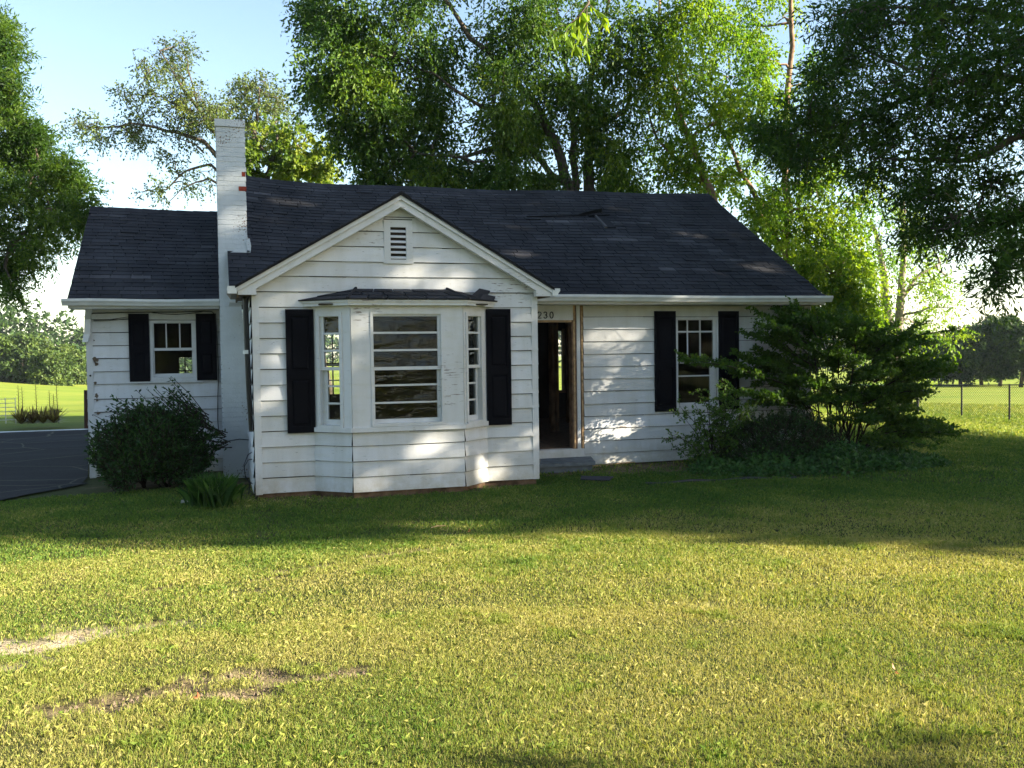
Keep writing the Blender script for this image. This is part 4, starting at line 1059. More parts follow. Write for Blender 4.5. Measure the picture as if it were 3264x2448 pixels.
stems = [([b, at(1704, 700, 27), at(1700, 560, 27), at(1696, 400, 27), at(1694, 300, 27), at(1706, 150, 27.3), at(1708, 0, 27.5), at(1712, -90, 27.5)], .15, .05),
         ([at(1690, 540, 26.8), at(1640, 440, 26.6), at(1585, 330, 26.3), at(1540, 240, 26)], .10, .03),
         ([at(1545, 480, 25.5), at(1535, 410, 25.5), at(1500, 330, 25.6), at(1465, 240, 25.8), at(1430, 120, 26), at(1425, 0, 26)], .12, .04),
         ([at(1535, 410, 25.5), at(1420, 300, 26), at(1400, 240, 26)], .06, .02)]
lobe_tree('birch_tree', 'bright yellow green tree with peeling tan bark behind the right end of the roof', 'tree', b, stems, plobes(lob, 26, 1.3, 2, .9, .5),
          M['leaf_yellow'], M['bark_river'], (0.11, 0.07), clumps=12, twigs=27, nleaf=9, twigL=0.62, droop=0.45, hang=0.6, flat=.45, clump_r=.28, limb_r=.045)

# pale tree further off to the right
rng = np.random.default_rng(104)
b = gpt(24.6, 21.0)
lob = [(1880, 560, 50, 40, 42, .8), (1950, 500, 50, 45, 42, .7), (2010, 530, 50, 45, 42, .7), (2045, 595, 45, 45, 42, .7), (1990, 610, 50, 35, 42, .6), (1900, 640, 50, 40, 42, .7), (1940, 450, 50, 40, 42, .6), (2030, 665, 45, 35, 42, .8), (1985, 700, 40, 30, 42, .8), (2040, 720, 35, 25, 42, .6), (1900, 720, 40, 40, 42, .8), (1950, 570, 40, 40, 42, .5), (1860, 680, 40, 40, 42, .7), (1960, 800, 40, 45, 42, .8), (1900, 800, 40, 40, 42, .7)]
stems = [([b, at(1928, 800, 42), at(1920, 700, 42), at(1912, 620, 42), at(1900, 540, 42), at(1880, 480, 42)], .30, .07),
         ([at(1930, 800, 42), at(1943, 690, 42), at(1948, 600, 42), at(1955, 500, 42), at(1950, 430, 42)], .24, .06),
         ([at(1945, 650, 42), at(1990, 590, 42), at(2030, 570, 42)], .10, .04), ([at(1925, 760, 42), at(1885, 690, 42), at(1870, 600, 42)], .15, .05)]
lobe_tree('pale_tree', 'airy pale green tree with two pale trunks beyond the black wire fence', 'tree', b, stems, plobes(lob, 42, 1.5, 3, 1, .6),
          M['leaf_yellow'], M['bark_pale'], (0.14, 0.085), clumps=10, twigs=14, nleaf=7, twigL=0.8, droop=0.4, hang=0.6, clump_r=.4, limb_r=.07)

# thin tree with long bare limbs behind the chimney
rng = np.random.default_rng(105)
b = gpt(-3.3, 21.0)
lob = [(350, 130, 42, 35, 36, 1.05, .3), (395, 175, 30, 45, 36, 0.90, .3), (385, 110, 28, 22, 36, 0.90, .3), (320, 150, 25, 25, 36, 0.60, .3), (290, 215, 45, 20, 36, 0.75, .3), (350, 215, 40, 30, 36, 0.75, .35), (255, 275, 48, 20, 36, 0.90, .3), (190, 272, 45, 13, 36, 0.90, .3), (210, 300, 35, 10, 36, 0.45, .3), (310, 270, 45, 28, 36, 0.90, .35), (300, 310, 30, 12, 36, 0.38, .3),
       (395, 255, 45, 40, 36, 1.30, .6), (440, 225, 50, 35, 36, 1.30, .6), (430, 300, 45, 40, 36, 1.05, .5), (380, 350, 35, 35, 36, 0.52, .3), (365, 405, 28, 28, 36, 0.45, .3), (410, 400, 30, 30, 36, 0.38, .3), (330, 420, 30, 8, 36, 0.09, .3), (460, 260, 40, 40, 36, 1.30, .6),
       (500, 235, 45, 40, 36.5, 1.30, .5), (540, 190, 42, 35, 36.5, 1.30, .5), (570, 205, 45, 35, 36.5, 1.30, .5), (560, 250, 55, 45, 36.5, 1.30, .5), (620, 270, 35, 35, 36.5, 1.05, .45), (600, 230, 35, 30, 36.5, 1.05, .45), (545, 300, 45, 35, 36.5, 1.20, .45), (450, 390, 25, 45, 36, 0.45, .3)]
stems = [([b, at(505, 600, 36), at(500, 420, 36), at(485, 330, 36), at(478, 260, 36)], .24, .10),
         ([at(490, 360, 36), at(440, 305, 36), at(380, 285, 36), at(310, 270, 36), at(230, 275, 36), at(170, 272, 36)], .10, .015),
         ([at(480, 320, 36), at(440, 250, 36), at(400, 200, 36), at(370, 150, 36), at(345, 110, 36)], .09, .015),
         ([at(430, 235, 36), at(412, 170, 36), at(400, 120, 36)], .04, .01), ([at(420, 240, 36), at(350, 210, 36), at(280, 205, 36)], .04, .01),
         ([at(500, 400, 36), at(455, 355, 36), at(400, 370, 36), at(360, 410, 36), at(290, 418, 36)], .07, .012), ([at(500, 420, 36), at(450, 385, 36), at(410, 400, 36), at(360, 440, 36)], .06, .01),
         ([at(440, 330, 36), at(420, 310, 36), at(350, 290, 36)], .04, .01),
         ([at(500, 420, 36), at(545, 330, 36.3), at(555, 260, 36.5), at(560, 190, 36.5)], .12, .02), ([at(545, 330, 36.3), at(600, 260, 36.5)], .06, .02)]
lobe_tree('sparse_tree', 'thin tree with long wispy limbs reaching left behind the white chimney', 'tree', b, stems, plobes(lob, 36, 1.20, 4, .8, .45),
          M['leaf_sparse'], M['bark'], (0.12, 0.072), clumps=10, twigs=13, nleaf=6, twigL=0.55, droop=0.25, hang=0.5, clump_r=.4, limb_r=.03, twigwood=.25)
b = gpt(-.5, 19.2)
lob = [(560, 330, 45, 40, 33, .9), (600, 300, 45, 40, 33, .9, .5), (640, 310, 40, 35, 33, 1, .7), (675, 335, 38, 30, 33, 1, .8), (650, 365, 45, 22, 33, 1, .7), (600, 370, 40, 16, 33, .8), (545, 370, 25, 18, 33, .7), (695, 365, 22, 14, 33, .8, .8), (530, 340, 30, 30, 33, .7, .4), (690, 380, 30, 10, 33, .7, .6), (625, 340, 30, 30, 33, .8, .6)]
stems = [([b, at(575, 420, 33), at(578, 380, 33), at(590, 340, 33), at(600, 290, 33)], .16, .04), ([at(580, 375, 33), at(585, 350, 33), at(560, 310, 33), at(545, 280, 33)], .08, .03), ([at(600, 400, 33.2), at(625, 370, 33.2), at(645, 320, 33.2), at(665, 290, 33.2)], .09, .02)]
lobe_tree('maple_tree', 'small yellow green maple just showing over the roof beside the chimney', 'tree', b, stems, plobes(lob, 33, .7, 5, .9, .5),
          M['leaf_maple'], M['bark'], (0.15, 0.14), clumps=9, twigs=10, nleaf=7, twigL=0.4, droop=0.3, hang=0.6, clump_r=.4, limb_r=.04)

# oak at the left edge
rng = np.random.default_rng(106)
b = gpt(-13.5, 9.5)
lob = [(5, 110, 30, 45, 22, .8), (15, 185, 36, 40, 22), (15, 250, 36, 34, 22), (70, 285, 22, 14, 22, .5), (35, 320, 55, 40, 22), (80, 318, 30, 16, 22, .6), (70, 385, 60, 40, 22), (135, 375, 35, 25, 22, .8), (165, 420, 35, 40, 22, .9), (110, 450, 60, 45, 22), (20, 430, 55, 60, 22), (30, 520, 55, 40, 22), (95, 530, 40, 25, 22, .5), (140, 495, 35, 30, 22, .5), (15, 590, 28, 26, 22, .7), (50, 570, 25, 20, 22, .4), (25, 630, 9, 10, 22, .3), (185, 470, 15, 30, 22, .5), (5, 60, 15, 25, 22, .4),
       (-60, 200, 70, 70, 22), (-70, 330, 80, 70, 22), (-80, 450, 80, 70, 22), (-60, 560, 60, 50, 22), (-110, 90, 80, 70, 22.5), (-180, 250, 90, 90, 23), (-200, 420, 90, 90, 23), (-160, -20, 80, 60, 23)]
stems = [([b, b + (0, 0, 2.2), at(-250, 250, 23), at(-230, 0, 23)], .38, .10), ([b + (0, 0, 2.6), at(-120, 500, 22.5), at(0, 440, 22), at(90, 410, 22)], .13, .03), ([at(-245, 350, 22.7), at(-80, 280, 22.3), at(20, 210, 22)], .11, .03), ([b + (0, 0, 2.2), at(-100, 560, 22), at(20, 540, 22)], .09, .03)]
lobe_tree('willow_oak', 'dense green oak hanging in at the left edge over the driveway', 'tree', b, stems, plobes(lob, 22, 1.0, 6, .9, .5),
          M['leaf_oak'], M['bark'], (0.12, 0.034), clumps=13, twigs=27, nleaf=10, twigL=0.5, droop=0.2, hang=0.3, flat=.3, clump_r=.27, limb_r=.05, bright=-.05)

GAPS = [((2.0, 0, 1.45), .2), ((1.75, 0, 1.0), .2), ((2.3, 0, .55), .24), ((2.0, 0, .55), .2), ((1.9, 0, 1.78), .2), ((2.9, 0, .2), .25), ((1.55, 0, 1.72), .26), ((2.05, 0, 1.68), .22), ((1.45, 0, 1.45), .2), ((2.25, 0, 1.2), .2), ((2.4, 0, .85), .22), ((1.6, 0, .18), .34), ((2.1, 0, .22), .26), ((2.75, 0, .42), .30), ((3.1, 0, .1), .3), ((1.5, 0, -.1), .3), ((1.95, 0, -.2), .22), ((2.45, 0, -.12), .2), ((4.6, 0, 1.2), .2), ((4.5, 0, .5), .2),
        ((-.75, -1.6, 2.52), .17), ((-1.1, -1.6, 2.5), .2), ((-1.45, -1.6, 2.56), .16), ((-1.9, -1.6, 2.62), .12), ((-.75, -1.65, -.1), .2), ((-.98, -1.8, .02), .17), ((-2.45, -2, -.12), .16), ((-1.6, -2, .35), .17), ((-1.3, -2, .15), .14),
        ((-3.65, -1.6, 1.0), .16), ((-3.5, -1.6, 2.2), .14), ((-2.55, -2, 1.9), .14), ((-4.05, .73, 4.15), .16), ((-3.95, .73, 3.6), .16), ((-.15, -1.6, .35), .16), ((-.2, -1.6, 1.95), .12),
        ((3.9, .3, 2.9), .2), ((5.0, .5, 3.0), .25), ((2.6, 1.0, 3.3), .16), ((.6, .9, 3.2), .2), ((.9, 1.8, 3.8), .15), ((3.2, 2.7, 4.3), .16), ((-3.0, 2.6, 4.2), .2), ((-3.3, 1.8, 3.8), .12), ((4.2, 1.7, 3.7), .15), ((1.6, 2.9, 4.4), .13)]
# oak at the right: only its drooping limbs hang into the picture, and it shades the house
rng = np.random.default_rng(107)
b = gpt(13.0, -4.2)
lob = [(1690, 300, 55, 26, 17, .9), (1660, 285, 28, 14, 17, .7), (1780, 290, 75, 42, 17), (1740, 340, 50, 20, 17, .6), (1860, 270, 80, 50, 16.5), (1800, 190, 65, 45, 17, .9), (1750, 230, 50, 30, 17, .7), (1880, 110, 90, 65, 16), (1960, 50, 110, 60, 15.5), (2090, 50, 110, 70, 15), (1970, 180, 95, 65, 16), (2080, 180, 90, 65, 15), (2170, 140, 70, 80, 14.5), (1890, 345, 70, 35, 16, .6), (1980, 300, 85, 45, 15.7, .8), (2080, 290, 80, 50, 15.2, .7), (2180, 270, 60, 60, 14.7, .6),
       (1960, 390, 65, 32, 16, .5), (2050, 380, 70, 40, 15, .45), (2010, 490, 45, 25, 15, .8), (2070, 480, 65, 38, 15, 1), (2140, 470, 60, 40, 14.6, 1), (2195, 450, 40, 40, 14.4, .7), (2185, 530, 30, 22, 14, .4), (2155, 590, 14, 20, 14, .3), (2200, 580, 20, 34, 14, .35), (2140, 618, 8, 10, 14, .25), (1790, 60, 60, 45, 17, .5), (1860, 15, 70, 30, 17, .8), (1990, 430, 40, 20, 15, .5), (2120, 385, 50, 30, 14.6, .5),
       (2300, 150, 110, 110, 14.3), (2330, 380, 110, 90, 14.3), (2500, 100, 130, 120, 14.5), (2520, 330, 130, 110, 14.5), (2300, 0, 120, 80, 15), (2050, -60, 160, 60, 15.5), (2330, -130, 160, 80, 15), (2700, 200, 150, 150, 15)]
lob = plobes(lob, 15, .8, 7, 1.0, .35)
for k in range(26):                                     # the rest of the crown, all round its trunk
    th = rng.uniform(0, 2 * np.pi); rr = rng.uniform(.2, 1) ** .5 * 6.2
    lob.append(((13.5 + rr * math.cos(th), -3.6 + rr * math.sin(th), rng.uniform(5.0, 14.5)), (1.9, 1.9, 1.3), .8, .4))
T0 = b + np.array([0, 0, 5.0])
stems = [([b, b + (0, .1, 3), T0, b + (.2, .2, 9), b + (.3, 0, 14.5)], .42, .08),
         ([b + (0, 0, 4.2), at(2330, 300, 14.5), at(2212, 105, 14.7), at(2100, 135, 15.2), at(1960, 150, 15.8)], .10, .02),
         ([b + (0, 0, 3.6), at(2400, 330, 14.4), at(2212, 290, 14.7), at(2100, 345, 15), at(2000, 345, 15.4), at(1900, 340, 16)], .09, .015),
         ([b + (0, 0, 4.5), at(2350, 200, 14.8), at(2120, 155, 15), at(1940, 220, 16), at(1830, 265, 16.6), at(1720, 295, 17)], .09, .015),
         ([b + (0, 0, 5.2), at(2300, 60, 15), at(2150, 30, 15.2), at(2000, 10, 15.5), at(1900, 20, 16)], .08, .015),
         ([b + (0, 0, 3.3), at(2350, 500, 14.2), at(2200, 460, 14.3), at(2080, 480, 14.8)], .09, .02), ([at(2250, 480, 14.2), at(2210, 540, 14), at(2160, 600, 14)], .03, .01)]
lobe_tree('willow_oak', 'dark oak whose drooping limbs hang in over the right end of the roof', 'tree', b, stems, lob,
          M['leaf_oak'], M['bark'], (0.12, 0.034), clumps=11, twigs=24, nleaf=10, twigL=0.5, droop=0.25, hang=0.3, flat=.3, clump_r=.26, limb_r=.035, twigwood=.06, gaps=GAPS)

# oaks out of frame to the right whose crowns throw the long shade on lawn, wall and roof
rng = np.random.default_rng(108)
for q, (x, y, R_, z0, z1, K) in enumerate([(20.5, -12.4, 3.3, 2.2, 17, 44), (24, -7.4, 4.8, 2.6, 17.5, 52), (27, -4.9, 4.3, 3.0, 17, 44), (33, -15.5, 5.4, 4, 19, 44), (27, -15.4, 3.4, 6, 21, 34)]):
    b = gpt(x, y); lob = []
    for k in range(K):
        th = rng.uniform(0, 2 * np.pi); f = rng.uniform(0, 1)
        rr = R_ * math.sin(math.pi * (0.18 + 0.72 * f)) ** .7 * rng.uniform(.15, 1) ** .5
        lob.append(((x + rr * math.cos(th), y + rr * math.sin(th), z0 + (z1 - z0) * f), (1.7, 1.7, 1.15), 1.0, .4))
    lobe_tree('shade_oak', ['broad shade oak standing right of the lawn', 'tall shade oak standing right of the lawn', 'rear shade oak standing right of the lawn', 'farthest shade oak standing right of the lawn', 'slender shade oak standing right of the lawn'][q], 'tree', b, [([b, b + (0, 0, 4), (x, y, z1 - 1)], .35, .07)], lob,
              M['leaf_oak'], M['bark'], (0.30, 0.18), clumps=12, twigs=14, nleaf=6, twigL=0.7, clump_r=.42, limb_r=.07, flat=.2, gaps=GAPS)

# a leafy twig close overhead, from a tree behind the camera
rng = np.random.default_rng(109)
b = gpt(-6.5, -17.5)
root = tag(empty('overhanging_tree', tuple(b)), 'tree beside the camera whose bright leafy twig hangs at the top centre', 'tree')
wood = MB(); cr = Crown()
tw = [at(1258, -30, 4.9), at(1272, 6, 4.8), at(1255, 30, 4.8), at(1235, 52, 4.8)]
wood.tube([b, b + (.1, .2, 2.5), b + (.3, .6, 5.0), b + (.6, 1.2, 8)], [.2, .16, .12, .05], 8)
wood.tube(wob(b + (.3, .6, 5.0), at(1300, -330, 5.2), 5, .03) + [at(1270, -120, 5), at(1258, -30, 4.9)], np.linspace(.06, .006, 8), 6)
wood.tube(tw, [.007, .0065, .006, .004], 5)
side = [(at(1262, 20, 4.8), at(1222, 70, 4.7)), (at(1255, 30, 4.8), at(1240, 105, 4.8)), (at(1268, 12, 4.8), at(1268, 110, 4.75)), (at(1270, 8, 4.8), at(1315, 42, 4.85)), (at(1250, 38, 4.8), at(1190, 80, 4.75)), (at(1262, 20, 4.8), at(1250, 70, 4.9))]
for a, c in side:
    wood.tube(wob(a, c, 3, .04, .05), [.003, .0025, .002, .0015], 4)
    D = norm((c - a)[None]); P = a[None]
    cr.add(*leaves_from_twigs(P, D, np.array([np.linalg.norm(c - a)]), 9, .085, .034, 0.05, np.array([.75]), hang=.9, flat=.35))
lob = []
for k in range(7):
    th = k * .9; c = b + np.array([1.2 * math.cos(th), .6 + 1.2 * math.sin(th), 7.5 + (k % 3)])
    P, D, Lw = clump_twigs(c, 1.0, 60, .5); cr.add(*leaves_from_twigs(P, D, Lw, 7, .085, .034, .3, np.full(60, .6)))
inv = Matrix.Translation(Vector(b)).inverted()
for o in (wood.build('trunk', M['bark'], root, True, attr=False), cr.build('crown', M['leaf_yellow'], root)): o.matrix_parent_inverse = inv

# trees across the road behind the camera: unseen but for reflections, made large to block sky light on the house; also their shade in the corner of the lawn
rng = np.random.default_rng(110)
for q, (x, y, R_, h) in enumerate([(-17, -31, 6, 14), (-9.5, -33, 5.5, 16), (-4.4, -31, 5, 13), (9.2, -34, 6.2, 17), (-25, -33, 6, 14), (-6, -46, 7, 19), (14, -44, 7, 19), (20, -34, 6, 15), (31, -44, 6, 15), (46, -56, 6.5, 15), (13.5, -21.9, 2.2, 9.5)]):
    b = gpt(x, y); lob = []
    for k in range(24):
        th = rng.uniform(0, 6.28); f = rng.uniform(0, 1); rr = R_ * math.sin(math.pi * (.2 + .7 * f)) * rng.uniform(.2, 1) ** .5
        lob.append(((x + rr * math.cos(th), y + rr * math.sin(th), 1.0 + (h - 1.0) * f), (R_ * .36, R_ * .36, R_ * .26), 1, .4))
    lobe_tree('unseen_roadside_tree', 'unseen roadside tree behind the photographer, made large to block sky light, mirrored dark in the bay window glass' if h > 10 else 'small tree right of the photographer that shades the front corner of the lawn', 'tree', b, [([b, (x, y, h - 1)], .25, .06)], lob,
              M['leaf_roadside'], M['bark_dark'], (0.34, 0.2), clumps=7, twigs=8, nleaf=5, twigL=0.8, clump_r=.45, group='trees behind the photographer' if h > 10 else None)

# distant trees, left field edge and right field edge
rng = np.random.default_rng(111)
def far_tree(x, y, w, h, leafm, label, name='field_tree', group=None, z0=0.0, lt=.45, leaf=.42, K=22, cone=False, trunk=.22, gap=0.06):
    b = gpt(x, y); lob = []
    for k in range(K):
        f = rng.uniform(0, 1); th = rng.uniform(0, 6.28)
        prof = (1.02 - f) if cone else math.sin(math.pi * (.16 + .70 * f)) ** .6
        rr = w / 2 * prof * rng.uniform(.1, 1) ** .5
        lob.append(((x + rr * math.cos(th), y + rr * math.sin(th), b[2] + h * (gap + (1 - gap - .05) * f)), (w * .17, w * .17, w * .13), 1, lt + rng.normal(0, .06)))
    lobe_tree(name, label, 'tree', b, [([b, b + (0, 0, h * .9)], trunk, .05)], lob, leafm, M['bark'], (leaf, leaf * .62), clumps=11, twigs=12, nleaf=6, twigL=.55, clump_r=.42, group=group, limb_r=.05)

lf = [(48, 862, 86, 112, 138, 'broad olive green tree, largest at the edge of the left field', .46), (-20, 858, 88, 90, 132, 'olive tree cut by the left edge of the picture, at the far field edge', .42), (112, 866, 84, 70, 98, 'lower olive tree filling the dip between the two bigger trees at the left', .5), (150, 870, 92, 80, 112, 'greener tree nearest the house corner at the left field edge', .6), (195, 872, 95, 80, 104, 'tree half hidden by the house corner at the left field edge', .55), (98, 860, 100, 50, 112, 'small green treetop behind the broad olive tree at the left', .62)]
for px, py, d, wpx, hpx, lab, lt in lf:
    p = at(px, py, d); k = DS * d / F_PX
    far_tree(p[0], p[1], wpx * k, hpx * k + (p[2] - float(gz(p[0], p[1]))), M['leaf_far'], lab, group='trees at the edge of the left field', lt=lt, leaf=.30, gap=.02)
rt_ = [(2030, 858, 78, 60, 125, 'dark tree at the left end of the row beyond the wire fence', 0), (2075, 858, 76, 75, 150, 'dark tree over the thin trunks in the row beyond the wire fence', 0), (2120, 858, 80, 75, 150, 'middle dark tree of the row beyond the wire fence', 0), (2160, 860, 76, 80, 165, 'tall dark tree of the row, right of the middle beyond the wire fence', 0), (2205, 862, 74, 80, 165, 'dark tree cut by the right edge of the picture, beyond the wire fence', 0), (2110, 850, 100, 26, 150, 'slim pine top rising behind the dark row beyond the wire fence', 1), (2140, 850, 102, 30, 165, 'second slim pine top behind the dark row, nearer the right edge', 1), (2180, 850, 100, 34, 178, 'tallest pine top behind the dark row near the right edge', 1), (2012, 840, 130, 50, 70, 'hazy bluish tree far off in the gap left of the dark row', 0), (1990, 835, 110, 45, 85, 'pale green far tree seen through the spreading shrub', 0)]
for px, py, d, wpx, hpx, lab, cone in rt_:
    p = at(px, py, d); k = DS * d / F_PX
    far_tree(p[0], p[1], wpx * k, hpx * k + (p[2] - float(gz(p[0], p[1]))), M['leaf_far_dark'], lab, group='trees beyond the wire fence', lt=.4, leaf=.28, cone=bool(cone), gap=.2 if not cone else .1, trunk=.16)

# far woods closing the horizon all round
rng = np.random.default_rng(112)
fw_ = Crown()
ang = np.linspace(-math.pi, math.pi, 420)
for a in ang:
    d = 190 + 25 * math.sin(a * 7); x = CAM[0] + d * math.sin(a); y = CAM[1] + d * math.cos(a)
    z = float(gz(x, y)); h = 9 + 3 * math.sin(a * 23) + rng.uniform(-1.5, 1.5)
    P, D, Lw = clump_twigs(np.array([x, y, z + h * .5]), h * .62, 90 if -1.2 < a < 1.5 else 40, 1.4, squash=.8)
    fw_.add(*leaves_from_twigs(P, D, Lw, 5, .95, .6, .2, np.full(len(P), .4 + rng.normal(0, .1))))
tag(fw_.build('far_woods', M['leaf_far_dark'], None), 'far off belt of woods along the horizon', 'woods', kind='stuff')
# ------------------------------------------------------------------ step, fence and small things
rng = np.random.default_rng(5)
def lone(mb, name, mats, label, cat, sm=False, **k):
    return tag(mb.build(name, mats, None, sm), label, cat, **k)
w = MB(); w.hexa([(.02, -.48, -.42), (1.27, -.48, -.42), (1.40, -.02, -.42), (.02, -.02, -.42), (.02, -.48, -.215), (1.27, -.48, -.215), (1.40, -.02, -.19), (.02, -.02, -.19)])
w.hexa([(.015, -.53, -.213), (1.30, -.53, -.213), (1.42, -.036, -.188), (.015, -.036, -.188), (.015, -.53, -.158), (1.30, -.53, -.158), (1.42, -.036, -.132), (.015, -.036, -.132)])
lone(w, 'concrete_step', [M['concrete']], 'grey painted concrete step below the open doorway', 'step')

# black wire fence along the right side of the yard
FX = 23.6
root = tag(empty('wire_fence', (FX, 16.1, float(gz(FX, 16.1)))), 'black chain link fence with round posts across the right of the yard', 'fence')
inv = Matrix.Translation(Vector((FX, 16.1, float(gz(FX, 16.1))))).inverted()
def fp(mb, name, mt, parent=None, label=None):
    o = mb.build(name, mt, parent or root, attr=False)
    if parent is None: o.matrix_parent_inverse = inv
    return o
py0 = [18.5, 16.05, 13.7, 11.3, 8.9, 6.5]
for k, y in enumerate(py0):
    z = -1.19 + (16 - y) * .035; w = MB(); r_ = .055 if k == 0 else .033
    w.tube([(FX, y, z - .3), (FX, y, z + 1.25)], r_, 8); fp(w, 'post', M['fence'])
w = MB(); w.tube([(FX, 18.85, -1.3), (FX, 18.85, -.05)], .03, 8); fp(w, 'post', M['fence'])
w = MB(); w.tube([(FX - .02, y, -1.19 + (16 - y) * .035 + 1.215) for y in (27, *py0, 4)], .024, 6); fp(w, 'top_rail', M['fence'])
w = MB()
def diag(y0, sgn):
    zb = lambda y: -1.19 + (16 - y) * .035
    w.tube([(FX - .03, y0, zb(y0) + .02), (FX - .03, y0 + sgn * 1.19, zb(y0 + sgn * 1.19) + 1.21)], .0042, 3, cap=False)
for y0 in np.arange(3.5, 27.5, .10): diag(y0, 1); diag(y0, -1)
fp(w, 'wire_mesh', M['fence'])

# pen of white pipe panels, post, yucca by the driveway
p = at(20, 935, 27); z = float(gz(p[0], p[1])) + .02
root = tag(empty('pipe_gate', (p[0], p[1], z)), 'white pipe farm gate at the left edge beyond the driveway', 'gate')
w = MB()
for k in range(6): w.tube([(-1.1, 0, .10 + k * .12), (.15, .15, .10 + k * .12)], .009, 5)
w.build('rail', M['pipe'], root, attr=False)
for x in (-1.1, -.4, -.1, .15): w = MB(); w.tube([(x, (x + 1.1) * .12, 0), (x, (x + 1.1) * .12, .74)], .012, 5); w.build('upright', M['pipe'], root, attr=False)
w = MB(); z = float(gz(-7.62, 12.6)); w.tube([(-7.62, 12.6, z - .2), (-7.60, 12.6, z + 1.0)], [.055, .05], 8)
lone(w, 'metal_post', [M['metalpost']], 'rusty dark post standing by the far driveway edge at the wing corner', 'post')
w = MB(); 
for x in (0, .4, .8): w.tube([(-7.6 - 1.9 + x, 15.5, float(gz(-9, 15.5))), (-7.6 - 1.9 + x, 15.5, float(gz(-9, 15.5)) + .35)], .012, 5)
w.tube([(-9.6, 15.5, float(gz(-9, 15.5)) + .34), (-8.6, 15.5, float(gz(-9, 15.5)) + .34)], .012, 5)
lone(w, 'low_rail', [M['fence']], 'low thin metal rail in the grass right of the yucca clump', 'rail')

b = at(82, 926, 25); b[2] = float(gz(b[0], b[1]))
root = tag(empty('yucca_clump', tuple(b)), 'spiky dry yucca clump with tall bare stalks beyond the driveway', 'yucca')
cr = Crown(); V = []; Tt = []
for cx_, n in ((-.40, 120), (-.12, 120), (.12, 120), (.38, 120)):
    for k in range(n):
        th = rng.uniform(0, 6.283); el = rng.uniform(.1, 1.35); d = np.array([math.cos(th) * math.cos(el), math.sin(th) * math.cos(el), math.sin(el)])
        L_ = rng.uniform(.35, .62); s_ = np.cross(d, (0, 0, 1)); s_ = s_ / np.linalg.norm(s_) * .018
        o_ = np.array([cx_, 0, .12]); V.append(np.array([o_ - s_ * .6, o_ + d * L_ * .5 + s_, o_ + d * L_ + (0, 0, -.05), o_ + d * L_ * .5 - s_])); Tt.append(rng.uniform(0, 1) if el < .9 else rng.uniform(.4, 1))
cr.add(np.concatenate(V), np.array(Tt)); cr.build('blades', M['leaf_dry'], root)
for x, h in ((-.42, .95), (-.33, .9), (.0, 1.0), (.32, .8), (.42, .7), (.5, 1.0)):
    w = MB(); w.tube([(x, 0, .2), (x - .02, 0, .6), (x - .03, .02, .2 + h)], [.011, .009, .005], 5)
    for k in range(12):
        zz = .55 + (h - .4) * k / 12; s_ = -1 if k % 2 else 1; w.tube([(x - .025, 0, zz), (x - .025 + s_ * .05, .02, zz + .035)], [.004, .003], 3, cap=False)
    w.build('stalk', M['bark'], root, attr=False)

# ------------------------------------------------------------------ shrubs
def shrub_root(name, label, cat, x, y):
    b = gpt(x, y); r = tag(empty(name, tuple(b)), label, cat); return r, b, Matrix.Translation(Vector(b)).inverted()
def finish(root, inv, wood, cr, leafm, bark='bark_dark'):
    for o in (wood.build('stems', M[bark], root, True, attr=False), cr.build('foliage', M[leafm], root)): o.matrix_parent_inverse = inv
# laurel at the wing corner
root, b, inv = shrub_root('laurel_bush', 'rounded dark laurel bush with upright sprigs below the wing window', 'bush', -5.16, .1)
wood = MB(); cr = Crown()
def sprig(base, tip, nl, ll, lw, t, cr, wood, hang=.0):
    L_ = np.linalg.norm(tip - base); wood.tube([base, (base + tip) / 2 + rng.normal(0, .02, 3), tip], [.008, .006, .003], 4, cap=False)
    cr.add(*leaves_from_twigs(base[None], norm((tip - base)[None]), np.array([L_ * 1.02]), nl, ll, lw, .0, np.array([t]), hang=hang, flat=.35))
c0 = b + np.array([-.02, 0, .42])
for k in range(1900):
    u = norm(rng.normal(size=3)); u[2] = abs(u[2]) * 1.25 - .62; u = norm(u)
    P = c0 + u * np.array([.74, .62, .66]) * rng.uniform(.62, 1.0) * (1 + .22 * math.sin(4.2 * math.atan2(u[1], u[0]) + 1.3) * math.sin(2.6 * u[2] + .4)); P[0] = c0[0] + (P[0] - c0[0]) * (1.0 - .30 * max(0, u[2]))
    if P[2] < b[2] + .02: P[2] = b[2] + rng.uniform(.02, .2)
    D = norm(u * .6 + np.array([0, 0, .7]) + rng.normal(size=3) * .3); sprig(P - D * .08, P + D * .16, 9, .066, .03, float(np.clip(rng.normal(.4, .2), 0, 1)), cr, wood)
for px, py in [(555, 880), (500, 870), (280, 850), (372, 812), (365, 835), (380, 850), (345, 870), (300, 880), (325, 838), (250, 858), (240, 862), (265, 880), (425, 905), (430, 940), (205, 905), (222, 880), (358, 850), (310, 862)][2:]:
    tip = at(px, py, 13.65 + rng.uniform(-.2, .2)); base = tip * .45 + (c0 + np.array([(tip[0] - c0[0]) * .75, 0, .1])) * .45
    for q in range(8):
        t2 = tip + rng.normal(0, .045, 3) - np.array([0, 0, .05 * q]); sprig(base + rng.normal(0, .04, 3), t2, 13, .07, .031, float(np.clip(rng.normal(.45, .18), 0, 1)), cr, wood)
for k in range(9): wood.tube([b + np.array([rng.uniform(-.2, .2), rng.uniform(-.1, .1), -.05]), c0 + np.array([rng.uniform(-.5, .5), rng.uniform(-.35, .35), .3])], [.02, .008], 5)
finish(root, inv, wood, cr, 'leaf_laurel')

